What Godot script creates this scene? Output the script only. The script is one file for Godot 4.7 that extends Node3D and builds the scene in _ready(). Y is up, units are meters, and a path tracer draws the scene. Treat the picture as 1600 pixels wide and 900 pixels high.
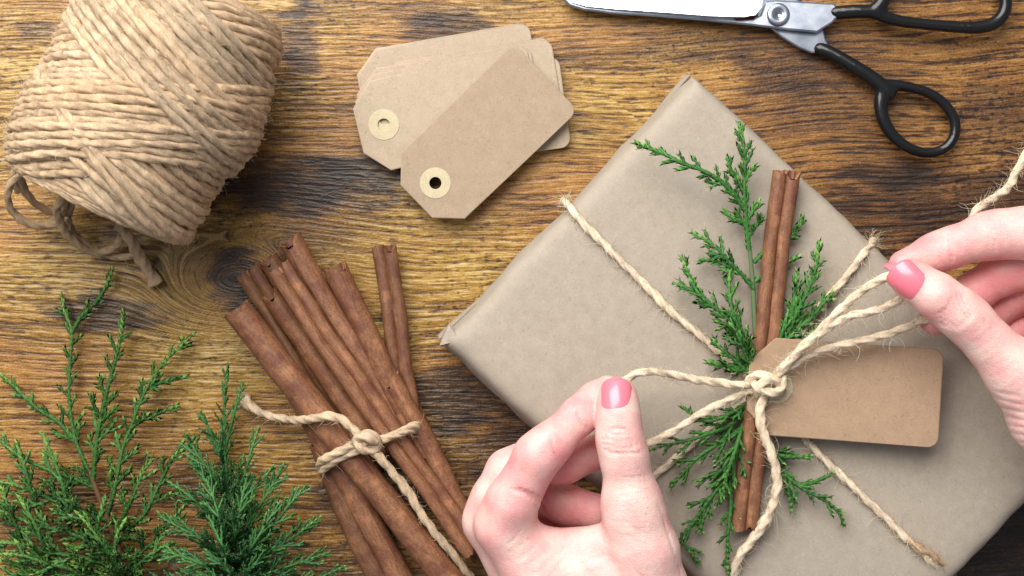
extends Node3D
# A gift wrapped in kraft paper, tied with jute twine, on a dark golden wooden table. Units are metres; the camera looks straight down.

const CAMERA_HEIGHT := 0.62
const VIEW_WIDTH := 0.44      # width of the table that the camera takes in
var rng := RandomNumberGenerator.new()
var taken := {}
var M := {}


func _ready() -> void:
	rng.seed = 7
	# ---- camera, surroundings, light, exposure
	var cam := Camera3D.new()
	cam.name = "camera"
	cam.fov = rad_to_deg(2.0 * atan(VIEW_WIDTH * 9.0 / 16.0 * 0.5 / CAMERA_HEIGHT))
	cam.near = 0.02
	cam.far = 20.0
	add_child(cam)
	cam.position = Vector3(0, CAMERA_HEIGHT, 0)
	cam.rotation_degrees = Vector3(-90, 0, 0)
	cam.current = true
	var env := Environment.new()
	env.background_mode = Environment.BG_COLOR
	env.background_color = Color(0.86, 0.88, 0.92)     # a bright room of white walls, out of the picture
	env.background_energy_multiplier = 0.42
	env.tonemap_mode = Environment.TONE_MAPPER_LINEAR
	env.tonemap_exposure = 1.0
	env.sdfgi_enabled = true
	env.ssao_enabled = true
	env.ssil_enabled = true
	var we := WorldEnvironment.new()
	we.name = "surroundings"
	we.environment = env
	add_child(we)
	# the window: a broad sheet of daylight from beyond the top left of the picture
	area_light("window_light", Vector3(-0.30, 0.80, -0.62), Vector3(-0.04, 0, 0.0), Vector2(0.98, 0.90), Color(1.0, 0.985, 0.965), 2.8)
	# ---- the setting, then the things
	make_materials()
	build_table()
	build_gift()
	build_scissors()
	build_tags()
	build_twine_ball()
	build_cinnamon()
	build_foliage()
	build_bow()
	build_hands()


func area_light(called: String, from: Vector3, to: Vector3, size: Vector2, tint: Color, energy: float) -> void:
	var l := AreaLight3D.new()
	l.name = called
	l.area_size = size
	l.area_normalize_energy = true
	l.light_color = tint
	l.light_energy = energy
	l.shadow_enabled = true
	l.set("area_range", 6.0)
	add_child(l)
	l.look_at_from_position(from, to, Vector3.UP)


# ------------------------------------------------------------------ scene helpers
func numbered(called: String) -> String:
	taken[called] = taken.get(called, -1) + 1
	return called if taken[called] == 0 else "%s_%03d" % [called, taken[called]]


func tag(o: Node, label: String, category: String, group := "") -> Node:
	o.set_meta("label", label)
	o.set_meta("category", category)
	if group:
		o.set_meta("group", group)
	return o


func thing(called: String, label: String, category: String, where := Vector3.ZERO, group := "") -> Node3D:
	var o := Node3D.new()
	o.name = numbered(called)
	add_child(o)
	o.position = where
	tag(o, label, category, group)
	return o


func part(called: String, mesh: Mesh, m: Material, parent: Node3D, stuff := false) -> MeshInstance3D:
	var o := MeshInstance3D.new()
	o.mesh = mesh
	o.material_override = m
	if parent == self:
		o.name = numbered(called)
	else:
		var k := 0
		for c in parent.get_children():
			if str(c.name) == called or str(c.name).begins_with(called + "_0"):
				k += 1
		o.name = called if k == 0 else "%s_%03d" % [called, k]
	if stuff:
		o.set_meta("kind", "stuff")
	parent.add_child(o, true)
	return o


# a point over the table: x and y in photograph units on the table's own plane as seen from the camera's place, and a height in millimetres
func at(px: float, py: float, mm := 0.0) -> Vector3:
	var s := VIEW_WIDTH / 1600.0 * (CAMERA_HEIGHT - mm * 0.001) / CAMERA_HEIGHT
	return Vector3((px - 800.0) * s, mm * 0.001, (py - 450.0) * s)


func pts(list: Array) -> PackedVector3Array:
	var out := PackedVector3Array()
	for i in range(0, list.size(), 3):
		out.append(at(list[i], list[i + 1], list[i + 2]))
	return out


# a smooth curve through the points, resampled at an even step
func spline(p: PackedVector3Array, step: float) -> PackedVector3Array:
	var fine := PackedVector3Array()
	var n := p.size()
	for i in n - 1:
		var a := p[maxi(i - 1, 0)]
		var d := p[mini(i + 2, n - 1)]
		if i == 0:
			a = p[0] * 2.0 - p[1]
		if i == n - 2:
			d = p[n - 1] * 2.0 - p[n - 2]
		for k in 12:
			fine.append(p[i].cubic_interpolate(p[i + 1], a, d, k / 12.0))
	fine.append(p[n - 1])
	var length := 0.0
	for i in fine.size() - 1:
		length += fine[i].distance_to(fine[i + 1])
	var count := maxi(2, int(round(length / step)) + 1)
	var gap := length / (count - 1)
	var out := PackedVector3Array([fine[0]])
	var run := 0.0
	for i in fine.size() - 1:
		var l := fine[i].distance_to(fine[i + 1])
		while run + l >= gap * out.size() - 1e-9 and out.size() < count - 1 and l > 0:
			out.append(fine[i].lerp(fine[i + 1], (gap * out.size() - run) / l))
		run += l
	out.append(p[n - 1])
	return out


# ------------------------------------------------------------------ meshes
class Mb:
	var v := PackedVector3Array()
	var n := PackedVector3Array()
	var c := PackedColorArray()
	var uv := PackedVector2Array()
	var ix := PackedInt32Array()

	func add(p: Vector3, nn: Vector3, col := Color.WHITE, t := Vector2.ZERO) -> int:
		v.append(p)
		n.append(nn)
		c.append(col)
		uv.append(t)
		return v.size() - 1

	# corners run counter-clockwise seen from outside
	func tri(a: int, b: int, d: int) -> void:
		ix.append(a)
		ix.append(d)
		ix.append(b)

	func quad(a: int, b: int, d: int, e: int) -> void:
		ix.append(a)
		ix.append(d)
		ix.append(b)
		ix.append(a)
		ix.append(e)
		ix.append(d)

	func flat(p: PackedVector3Array, col := Color.WHITE) -> void:
		var nn := (p[1] - p[0]).cross(p[2] - p[0]).normalized()
		var s := v.size()
		for q in p:
			add(q, nn, col, Vector2(q.x, q.z))
		for i in range(1, p.size() - 1):
			tri(s, s + i, s + i + 1)

	func done() -> ArrayMesh:
		var m := ArrayMesh.new()
		if v.is_empty():
			return m
		var a := []
		a.resize(Mesh.ARRAY_MAX)
		a[Mesh.ARRAY_VERTEX] = v
		a[Mesh.ARRAY_NORMAL] = n
		a[Mesh.ARRAY_COLOR] = c
		a[Mesh.ARRAY_TEX_UV] = uv
		a[Mesh.ARRAY_INDEX] = ix
		m.add_surface_from_arrays(Mesh.PRIMITIVE_TRIANGLES, a)
		return m


# a tube along p; radii one per point; with plies > 0 its section is a twisted rope
func tube(mb: Mb, p: PackedVector3Array, radii: PackedFloat32Array, sides: int, cols: PackedColorArray, plies := 0, depth := 0.0, pitch := 0.01, phase := 0.0) -> void:
	var count := p.size()
	if count < 2:
		return
	var t := (p[1] - p[0]).normalized()
	var nn := t.cross(Vector3.UP)
	if nn.length() < 0.1:
		nn = t.cross(Vector3.RIGHT)
	nn = nn.normalized()
	var run := 0.0
	var first := mb.v.size()
	for i in count:
		var ahead := p[mini(i + 1, count - 1)] - p[maxi(i - 1, 0)]
		if ahead.length_squared() > 1e-16:
			t = ahead.normalized()
		nn = (nn - t * nn.dot(t)).normalized()
		var b := t.cross(nn)
		if i:
			run += p[i].distance_to(p[i - 1])
		var turn := run / pitch * TAU / maxi(plies, 1) + phase
		var r := radii[i]
		var col := cols[i]
		for j in sides:
			var a := TAU * j / sides
			var dir := nn * cos(a) + b * sin(a)
			if plies:
				var w := cos(plies * a - turn * plies)
				var rr := r * (1.0 + depth * w)
				var slope := depth * plies * sin(plies * a - turn * plies)
				var out := dir + (b * cos(a) - nn * sin(a)) * slope
				var k := 1.0 + 0.10 * sin(2.0 * a - turn * 2.0 + run * 310.0)
				mb.add(p[i] + dir * rr, out.normalized(), Color(col.r * k, col.g * k, col.b * k), Vector2((a - turn) / TAU * 0.008, run))
			else:
				mb.add(p[i] + dir * r, dir, col, Vector2(a / TAU * 0.008, run))
	for i in count - 1:
		for j in sides:
			var k := (j + 1) % sides
			var s := first + i * sides
			mb.quad(s + j, s + k, s + sides + k, s + sides + j)
	for e in 2:
		var i := 0 if e == 0 else count - 1
		var d := (p[0] - p[1]).normalized() if e == 0 else (p[count - 1] - p[count - 2]).normalized()
		var tip := mb.add(p[i] + d * radii[i] * 0.35, d, cols[i])
		for j in sides:
			var s := first + i * sides
			if e == 0:
				mb.tri(tip, s + (j + 1) % sides, s + j)
			else:
				mb.tri(tip, s + j, s + (j + 1) % sides)


func flat_tube(mb: Mb, p: PackedVector3Array, r0: float, r1: float, sides: int, col: Color) -> void:
	var radii := PackedFloat32Array()
	var cols := PackedColorArray()
	for i in p.size():
		radii.append(lerpf(r0, r1, i / maxf(p.size() - 1, 1)))
		cols.append(col)
	tube(mb, p, radii, sides, cols)


# the hairs that stand off a strand of jute
func fuzz(mb: Mb, p: PackedVector3Array, r: float, per_metre: float, long: float, col: Color, up_only := false) -> void:
	var length := 0.0
	for i in p.size() - 1:
		length += p[i].distance_to(p[i + 1])
	for k in int(length * per_metre):
		var i := rng.randi_range(1, p.size() - 2)
		var t := (p[i + 1] - p[i - 1]).normalized() * (1 if rng.randf() < 0.5 else -1)
		var side := Vector3(rng.randfn(), rng.randfn(), rng.randfn()).cross(t).normalized()
		if up_only and side.y < -0.2:
			side = -side
		var q := p[i] + side * r * 0.9
		var dir := (t * rng.randf_range(0.3, 1.2) + side * rng.randf_range(0.35, 1.0)).normalized()
		var bend := Vector3(rng.randfn(), rng.randfn(), rng.randfn()) * 0.28
		var l := long * rng.randf_range(0.35, 1.0) * rng.randf_range(0.5, 1.3)
		var line := PackedVector3Array([q - dir * r * 0.6])
		for s in 5:
			line.append(q)
			q += dir * l / 5.0
			dir = (dir + bend).normalized()
		var w := rng.randf_range(0.75, 1.25)
		flat_tube(mb, line, 0.00010, 0.00004, 3, Color(col.r * w, col.g * w, col.b * w))


func even(value: float, count: int) -> PackedFloat32Array:
	var a := PackedFloat32Array()
	a.resize(count)
	a.fill(value)
	return a


# a strand of three-ply jute through the given points
func strand(called: String, parent: Node3D, p: PackedVector3Array, r: float, tone: Color, hair := 900.0, hair_long := 0.008, fray := 0.0) -> PackedVector3Array:
	var line := spline(p, 0.0009)
	var noise := FastNoiseLite.new()
	noise.seed = rng.randi()
	noise.frequency = 90.0
	var radii := PackedFloat32Array()
	var cols := PackedColorArray()
	for i in line.size():
		var w := noise.get_noise_1d(i * 0.0009)
		var w2 := noise.get_noise_1d(i * 0.0009 * 0.3 + 40.0)
		var end := 1.0 + fray * smoothstep(0.85, 1.0, float(i) / line.size())
		radii.append(r * (1.0 + 0.26 * w2 + 0.14 * w) * end)
		var k := 1.0 + 0.26 * w + 0.16 * w2
		cols.append(Color(tone.r * k, tone.g * k * (1.0 - 0.02 * w2), tone.b * k * (1.0 - 0.08 * w2)))
		line[i] += Vector3(noise.get_noise_2d(i * 0.0004, 3.0), noise.get_noise_2d(i * 0.0004, 9.0) * 0.5, noise.get_noise_2d(i * 0.0004, 15.0)) * r * 0.35
	var mb := Mb.new()
	tube(mb, line, radii, 14, cols, 3, 0.13, rng.randf_range(0.0064, 0.0080), rng.randf() * TAU)
	var o := part(called, mb.done(), M.jute, parent)
	if hair > 0:
		var f := Mb.new()
		fuzz(f, line, r, hair, hair_long, Color(tone.r * 1.15, tone.g * 1.13, tone.b * 1.1))
		var h := part("fibres", f.done(), M.jute, o, true)
		h.name = "fibres"
	return line



# ------------------------------------------------------------------ materials
func noise(freq: float, octaves := 3, s := 1, kind := FastNoiseLite.TYPE_SIMPLEX_SMOOTH) -> FastNoiseLite:
	var f := FastNoiseLite.new()
	f.noise_type = kind
	f.frequency = freq
	f.seed = s
	f.fractal_octaves = octaves
	if octaves == 1:
		f.fractal_type = FastNoiseLite.FRACTAL_NONE
	return f


func noise_map(freq: float, octaves: int, s: int, size := 512) -> NoiseTexture2D:
	var t := NoiseTexture2D.new()
	t.width = size
	t.height = size
	t.seamless = true
	t.noise = noise(freq, octaves, s)
	return t


func plain(rough: float, c := Color.WHITE, vertex := false) -> StandardMaterial3D:
	var m := StandardMaterial3D.new()
	m.albedo_color = c.linear_to_srgb()
	m.roughness = rough
	m.vertex_color_use_as_albedo = vertex
	return m


# kraft paper: a sheet of short light and dark fibres over faint clouds, in sRGB
func paper_sheet(size: int, s: int, fibres: int, strong: float) -> ImageTexture:
	var r := RandomNumberGenerator.new()
	r.seed = s
	var cloud := noise(0.012, 4, s)
	var grain := noise(0.35, 2, s + 1)
	var tone := PackedFloat32Array()
	tone.resize(size * size)
	for y in size:
		# blend the two ends so that the sheet repeats
		var wy := smoothstep(0.8, 1.0, y / float(size))
		for x in size:
			var wx := smoothstep(0.8, 1.0, x / float(size))
			var a := cloud.get_noise_2d(x, y)
			if wx > 0.0 or wy > 0.0:
				a = lerpf(lerpf(a, cloud.get_noise_2d(x - size, y), wx), lerpf(cloud.get_noise_2d(x, y - size), cloud.get_noise_2d(x - size, y - size), wx), wy)
			tone[y * size + x] = 0.80 + a * 0.03 + grain.get_noise_2d(x, y) * 0.06
	for k in fibres:
		var x := r.randf() * size
		var y := r.randf() * size
		var a := r.randf() * TAU
		var turn := r.randfn() * 0.06
		var d := r.randfn() * strong
		if r.randf() < 0.03:
			d = -strong * 4.5
		for i in r.randi_range(3, 16):
			var q := (int(y) % size + size) % size * size + (int(x) % size + size) % size
			tone[q] = clampf(tone[q] + d, 0.0, 1.0)
			x += cos(a)
			y += sin(a)
			a += turn
	var bytes := PackedByteArray()
	bytes.resize(size * size * 3)
	for q in size * size:
		var t := tone[q]
		bytes[q * 3] = int(clampf(t * 255.0, 0, 255))
		bytes[q * 3 + 1] = int(clampf((t - (1.0 - t) * 0.06) * 255.0, 0, 255))
		bytes[q * 3 + 2] = int(clampf((t - (1.0 - t) * 0.14) * 255.0, 0, 255))
	return ImageTexture.create_from_image(Image.create_from_data(size, size, false, Image.FORMAT_RGB8, bytes))


func paper(c: Color, sheet: Texture2D, per_metre: float, relief: float) -> StandardMaterial3D:
	var m := plain(0.82, c)
	m.albedo_texture = sheet
	m.uv1_triplanar = true
	m.uv1_scale = Vector3.ONE * per_metre
	m.heightmap_enabled = true
	m.heightmap_texture = sheet
	m.heightmap_scale = relief
	m.metallic_specular = 0.3
	return m


# bark of cinnamon quills: long streaks with mottling, in sRGB
func bark_sheet() -> ImageTexture:
	var w := 256
	var h := 1024
	var grit := noise(0.16, 2, 34)
	var a := noise(0.02, 3, 31)
	var b := noise(0.02, 4, 32)
	var d := noise(0.05, 3, 33)
	var bytes := PackedByteArray()
	bytes.resize(w * h * 3)
	for y in h:
		for x in w:
			var u := TAU * x / w
			var cx := cos(u) * 41.0
			var cy := sin(u) * 41.0
			var streak := a.get_noise_3d(cx * 3.2, cy * 3.2, y * 0.16)
			var fine := d.get_noise_3d(cx * 4.0, cy * 4.0, y * 0.40)
			var mottle := b.get_noise_3d(cx * 0.7, cy * 0.7, y * 0.42)
			var t := 0.55 + 0.10 * streak + 0.20 * fine + 0.14 * mottle + 0.22 * grit.get_noise_3d(cx * 1.5, cy * 1.5, y * 0.7)
			var pale := smoothstep(0.22, 0.5, mottle + 0.3 * streak)
			var col := Color(0.25, 0.155, 0.11).lerp(Color(0.68, 0.475, 0.33), clampf(t, 0, 1))
			col = col.lerp(Color(0.72, 0.50, 0.38), pale * 0.3)
			col = col.lerp(Color(0.36, 0.19, 0.17), smoothstep(0.0, 0.5, -mottle) * 0.4)
			var q := (y * w + x) * 3
			bytes[q] = int(clampf(col.r, 0, 1) * 255)
			bytes[q + 1] = int(clampf(col.g, 0, 1) * 255)
			bytes[q + 2] = int(clampf(col.b, 0, 1) * 255)
	return ImageTexture.create_from_image(Image.create_from_data(w, h, false, Image.FORMAT_RGB8, bytes))


func make_materials() -> void:
	M.jute = plain(0.9, Color.WHITE, true)
	M.jute.metallic_specular = 0.25
	M.jute.heightmap_enabled = true
	M.jute.heightmap_texture = noise_map(0.05, 3, 5, 256)
	M.jute.uv1_scale = Vector3(625, 40, 1)
	M.jute.heightmap_scale = 0.013
	var fibres := noise_map(0.05, 3, 5, 256)
	var ramp := Gradient.new()
	ramp.set_color(0, Color(0.84, 0.81, 0.78))
	ramp.set_color(1, Color(1.0, 1.0, 1.0))
	ramp.set_offset(0, 0.25)
	ramp.set_offset(1, 0.72)
	fibres.color_ramp = ramp
	M.jute.albedo_texture = fibres
	var sheet := paper_sheet(1024, 11, 36000, 0.036)
	M.gift_paper = paper(Color(0.575, 0.51, 0.428), sheet, 11.0, 0.003)
	M.tag_paper = paper(Color(0.655, 0.535, 0.405), sheet, 9.0, 0.003)
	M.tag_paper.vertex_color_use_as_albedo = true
	M.top_tag_paper = paper(Color(0.55, 0.43, 0.315), sheet, 9.0, 0.003)
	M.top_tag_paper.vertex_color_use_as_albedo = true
	M.gift_tag_paper = paper(Color(0.555, 0.39, 0.265), sheet, 8.0, 0.003)
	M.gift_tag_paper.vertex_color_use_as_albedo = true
	M.ring_paper = paper(Color(0.80, 0.71, 0.49), sheet, 12.0, 0.002)
	M.bark = plain(0.52, Color.WHITE, true)
	M.bark.albedo_texture = bark_sheet()
	M.bark.heightmap_enabled = true
	M.bark.heightmap_texture = M.bark.albedo_texture
	M.bark.heightmap_scale = 0.012
	M.bark.metallic_specular = 0.4
	M.leaf = plain(0.6, Color.WHITE, true)
	M.leaf.metallic_specular = 0.35
	M.leaf.backlight_enabled = true
	M.leaf.backlight = Color(0.12, 0.16, 0.06)
	M.steel = plain(0.2, Color(0.50, 0.53, 0.58))
	M.steel.metallic = 1.0
	var worn := noise_map(0.02, 5, 77, 256)
	var ramp2 := Gradient.new()
	ramp2.set_color(0, Color(0.72, 0.74, 0.78))
	ramp2.set_color(1, Color(1, 1, 1))
	worn.color_ramp = ramp2
	M.steel.albedo_texture = worn
	M.steel.roughness = 0.34
	M.steel.uv1_triplanar = true
	M.steel.uv1_scale = Vector3(20, 20, 20)
	M.blade = plain(0.22, Color(0.93, 0.94, 0.95))
	M.blade.metallic = 1.0
	M.black = plain(0.32, Color(0.005, 0.0055, 0.0065))
	M.black.metallic_specular = 0.35
	M.black.clearcoat_enabled = true
	M.black.clearcoat = 0.35
	M.black.clearcoat_roughness = 0.12
	M.skin = plain(0.48, Color.WHITE, true)
	M.skin.subsurf_scatter_enabled = true
	M.skin.subsurf_scatter_strength = 0.12
	M.skin.metallic_specular = 0.45
	M.skin.heightmap_enabled = true
	M.skin.heightmap_texture = skin_relief()
	M.skin.heightmap_scale = 0.018
	M.skin.uv1_triplanar = true
	M.skin.uv1_scale = Vector3.ONE * 46
	M.nail = plain(0.34, Color(0.80, 0.175, 0.23))
	M.nail.clearcoat_enabled = true
	M.nail.clearcoat = 0.5
	M.nail.clearcoat_roughness = 0.16


# fine crossed lines between tiny flat islands, as on the back of a hand
func skin_relief() -> NoiseTexture2D:
	var t := NoiseTexture2D.new()
	t.width = 512
	t.height = 512
	t.seamless = true
	var f := noise(0.045, 2, 21, FastNoiseLite.TYPE_CELLULAR)
	f.cellular_return_type = FastNoiseLite.RETURN_DISTANCE2_SUB
	f.fractal_gain = 0.4
	t.noise = f
	return t


# ------------------------------------------------------------------ the table
const WOOD_W := 1600
const WOOD_H := 960
var wood_bytes: Array[PackedByteArray] = []
var wood_height: Array[PackedByteArray] = []
# dark and pale stains of the board, with shade beside ball and gift painted in: x, y, half width, half height, amount (photograph units)
const STAINS_AND_SHADE := [
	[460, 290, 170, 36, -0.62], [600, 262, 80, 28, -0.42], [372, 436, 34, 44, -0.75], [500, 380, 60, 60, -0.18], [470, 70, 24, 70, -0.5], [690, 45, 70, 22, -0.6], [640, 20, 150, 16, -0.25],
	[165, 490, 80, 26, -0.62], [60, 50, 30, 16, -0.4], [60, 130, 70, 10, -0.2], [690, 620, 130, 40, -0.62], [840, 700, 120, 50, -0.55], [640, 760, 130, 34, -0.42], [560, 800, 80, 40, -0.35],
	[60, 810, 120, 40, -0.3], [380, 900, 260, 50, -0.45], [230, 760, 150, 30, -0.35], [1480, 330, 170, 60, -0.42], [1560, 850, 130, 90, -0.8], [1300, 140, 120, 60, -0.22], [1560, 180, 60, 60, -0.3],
	[1000, 90, 170, 18, -0.25], [1160, 70, 120, 30, -0.2], [950, 190, 30, 30, -0.1], [420, 130, 40, 90, -0.25], [620, 440, 120, 60, 0.16], [600, 560, 90, 40, 0.12], [90, 250, 90, 160, 0.12],
	[560, 60, 90, 40, 0.15], [1000, 150, 120, 40, 0.12], [780, 40, 80, 60, 0.1], [330, 600, 120, 60, 0.1], [640, 860, 90, 26, 0.18], [60, 620, 90, 50, 0.1], [20, 380, 120, 40, 0.02],
	[560, 480, 30, 20, -0.2], [1380, 260, 60, 30, -0.3], [730, 500, 60, 20, -0.15], [1230, 130, 60, 20, -0.25], [250, 330, 140, 90, -0.2],
]


var stain_shade_map := PackedFloat32Array()
const STAIN_W := 250
const STAIN_H := 600


func stain_shade_rows(chunk: int) -> void:
	var ragged := noise(0.03, 3, 47)
	var list := PackedFloat32Array()
	for s in STAINS_AND_SHADE:
		list.append_array(PackedFloat32Array(s))
	for row in range(chunk * 40, chunk * 40 + 40):
		var y := row * 2.0 - 150.0
		for col in STAIN_W:
			var x := col * 8.0 - 200.0
			var edge := ragged.get_noise_2d(x * 0.35, y * 1.3) * 0.9
			var stain_shade := 0.0
			for k in range(0, list.size(), 5):
				var ex := (x - list[k]) / list[k + 2]
				var ey := (y - list[k + 1]) / list[k + 3]
				var e := ex * ex + ey * ey
				if e < 4.0:
					stain_shade += list[k + 4] * clampf(1.25 - e * 0.62 + edge, 0.0, 1.0)
			stain_shade_map[row * STAIN_W + col] = stain_shade


func wood_rows(chunk: int) -> void:
	var rows := WOOD_H / 16
	var band := noise(0.012, 2, 41)
	var line := noise(0.05, 2, 42)
	var fibre := noise(0.09, 2, 43)
	var patch := noise(0.0035, 2, 44)
	var warp := noise(0.004, 2, 45)
	var speck := noise(0.11, 2, 46)
	var dust := noise(0.5, 1, 48)
	var out := PackedByteArray()
	out.resize(rows * WOOD_W * 3)
	var high := PackedByteArray()
	high.resize(rows * WOOD_W)
	for row in rows:
		var y := (chunk * rows + row) * 1200.0 / WOOD_H - 150.0
		var sy := clampf((y + 150.0) / 2.0, 0.0, STAIN_H - 1.01)
		var sr := int(sy)
		var sf := sy - sr
		for col in WOOD_W:
			var x := col * 2000.0 / WOOD_W - 200.0
			# the grain flows round the knot
			var dx := x - 372.0
			var dy := y - 432.0
			var r2 := dx * dx * 0.36 + dy * dy
			var wob := warp.get_noise_2d(x * 0.5, y * 0.8)
			var g := y + wob * 13.0 + 0.06 * (x - 900.0) * smoothstep(700.0, 1300.0, x)
			var near := 0.0
			var calm := 1.0
			if r2 < 200000.0:
				g -= dy * 2600.0 / (r2 + 2300.0)
				calm = 1.0 - 0.5 * exp(-r2 / 22000.0)
				r2 *= 1.0 + 0.5 * wob
				near = exp(-r2 / 3600.0)
				if near > 0.02:
					g = lerpf(g, sqrt(r2) * 1.1 + 300.0, minf(1.0, near * 1.1))
			var l1 := line.get_noise_2d(x * 0.10, g * 2.75)
			var l2 := fibre.get_noise_2d(x * 0.30, g * 4.4 + 60.0)
			var b1 := band.get_noise_2d(x * 0.22, g * 1.1)
			var p1 := patch.get_noise_2d(x * 0.7, y * 1.7)
			var s1 := speck.get_noise_2d(x * 0.35 + 40.0 * wob, g * 1.0)
			var d1 := dust.get_noise_2d(x * 0.6, y)
			var t := 0.635 + (0.08 * b1 + 0.13 * (1.0 - 0.6 * near) * l1 + 0.14 * l2) * calm + 0.10 * p1 + 0.14 * d1 + 0.09 * s1
			# the right side of the board is darker and redder
			var red := smoothstep(900.0, 1700.0, x + y * 0.5)
			# thin dark lines between the ridges
			t -= (0.16 + 0.12 * red) * calm * smoothstep(0.10, 0.46, -l1 - 0.3 * l2 + 0.10 * b1)
			var sx := clampf((x + 200.0) / 8.0, 0.0, STAIN_W - 1.01)
			var si := sr * STAIN_W + int(sx)
			var st := sx - int(sx)
			var stain_shade := lerpf(lerpf(stain_shade_map[si], stain_shade_map[si + 1], st), lerpf(stain_shade_map[mini(si + STAIN_W, stain_shade_map.size() - 2)], stain_shade_map[mini(si + STAIN_W, stain_shade_map.size() - 2) + 1], st), sf)
			t += clampf(stain_shade + 0.7 * stain_shade * (l1 + 0.8 * l2), -0.95, 0.3) * 0.62
			# black pores and short dark strokes
			t -= 0.34 * smoothstep(0.40, 0.62, s1 + 0.35 * p1 + 0.2 * d1)
			t -= 0.06 * red
			var c: Color
			if t < 0.28:
				c = Color(0.105, 0.072, 0.050).lerp(Color(0.28, 0.18, 0.11), clampf(t / 0.28, 0, 1))
			elif t < 0.62:
				c = Color(0.27, 0.175, 0.10).lerp(Color(0.57, 0.40, 0.185), (t - 0.28) / 0.34)
			else:
				c = Color(0.57, 0.40, 0.185).lerp(Color(0.79, 0.645, 0.42), clampf((t - 0.62) / 0.42, 0, 1))
			var olive := clampf(0.34 + p1 * 0.9 + 0.7 * exp(-((x - 400.0) * (x - 400.0) / 90000.0 + (y - 480.0) * (y - 480.0) / 26000.0)), 0.0, 1.0) * (1.0 - red)
			c = c.lerp(Color(c.r * 0.92, c.g * 0.97, c.b * 0.72), olive)
			c = c.lerp(Color(c.r * 0.92, c.g * 0.90, c.b * 0.91), red)
			# worn whitish streaks along the grain
			var worn := smoothstep(0.16, 0.5, l2 * 0.6 + l1 * 0.6 + p1 * 0.5 + d1 * 0.12 - 0.08) * (1.0 - 0.7 * smoothstep(600.0, 1300.0, x))
			c = c.lerp(Color(0.80, 0.71, 0.58), worn * 0.42)
			var q := row * WOOD_W + col
			out[q * 3] = int(clampf(c.r, 0, 1) * 255)
			out[q * 3 + 1] = int(clampf(c.g, 0, 1) * 255)
			out[q * 3 + 2] = int(clampf(c.b, 0, 1) * 255)
			high[q] = int(clampf(0.5 + 0.36 * l1 + 0.26 * l2 + 0.1 * d1, 0, 1) * 255)
	wood_bytes[chunk] = out
	wood_height[chunk] = high


func build_table() -> void:
	wood_bytes.resize(16)
	wood_height.resize(16)
	stain_shade_map.resize(STAIN_W * STAIN_H)
	WorkerThreadPool.wait_for_group_task_completion(WorkerThreadPool.add_group_task(stain_shade_rows, 15))
	var job := WorkerThreadPool.add_group_task(wood_rows, 16)
	WorkerThreadPool.wait_for_group_task_completion(job)
	var all := PackedByteArray()
	var high := PackedByteArray()
	for k in 16:
		all.append_array(wood_bytes[k])
		high.append_array(wood_height[k])
	var m := plain(0.42)
	m.albedo_texture = ImageTexture.create_from_image(Image.create_from_data(WOOD_W, WOOD_H, false, Image.FORMAT_RGB8, all))
	m.heightmap_enabled = true
	m.heightmap_texture = ImageTexture.create_from_image(Image.create_from_data(WOOD_W, WOOD_H, false, Image.FORMAT_L8, high))
	m.heightmap_scale = 0.05
	m.metallic_specular = 0.42
	# the board repeats as its own mirror image beyond the picture
	var unit := VIEW_WIDTH / 1600.0
	var w := 2000.0 * unit
	var h := 1200.0 * unit
	var x0 := -1000.0 * unit
	var z0 := -600.0 * unit
	var mb := Mb.new()
	for i in range(-1, 2):
		for j in range(-1, 2):
			var s := mb.v.size()
			for k in 4:
				var a := 1 if k in [1, 2] else 0
				var b := 1 if k >= 2 else 0
				var u := a if i == 0 else 1 - a
				var v := b if j == 0 else 1 - b
				mb.add(Vector3(x0 + (i + a) * w, 0, z0 + (j + b) * h), Vector3.UP, Color.WHITE, Vector2(u * 0.9984 + 0.0008, v * 0.9984 + 0.0008))
			mb.quad(s, s + 3, s + 2, s + 1)
	var lo := Vector3(x0 - w, -0.03, z0 - h)
	var hi := Vector3(x0 + 2 * w, 0, z0 + 2 * h)
	for f in [[Vector3(lo.x, -0.03, hi.z), Vector3(hi.x, -0.03, hi.z), hi, Vector3(lo.x, 0, hi.z)], [Vector3(hi.x, -0.03, lo.z), lo, Vector3(lo.x, 0, lo.z), Vector3(hi.x, 0, lo.z)],
			[Vector3(hi.x, -0.03, hi.z), Vector3(hi.x, -0.03, lo.z), Vector3(hi.x, 0, lo.z), hi], [lo, Vector3(lo.x, -0.03, hi.z), Vector3(lo.x, 0, hi.z), Vector3(lo.x, 0, lo.z)],
			[lo, Vector3(hi.x, -0.03, lo.z), Vector3(hi.x, -0.03, hi.z), Vector3(lo.x, -0.03, hi.z)]]:
		mb.flat(PackedVector3Array(f))
	var o := part("tabletop", mb.done(), m, self)
	o.set_meta("kind", "structure")
	o.set_meta("label", "worn golden brown wooden tabletop with dark stains, grain lines and a knot")


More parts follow.
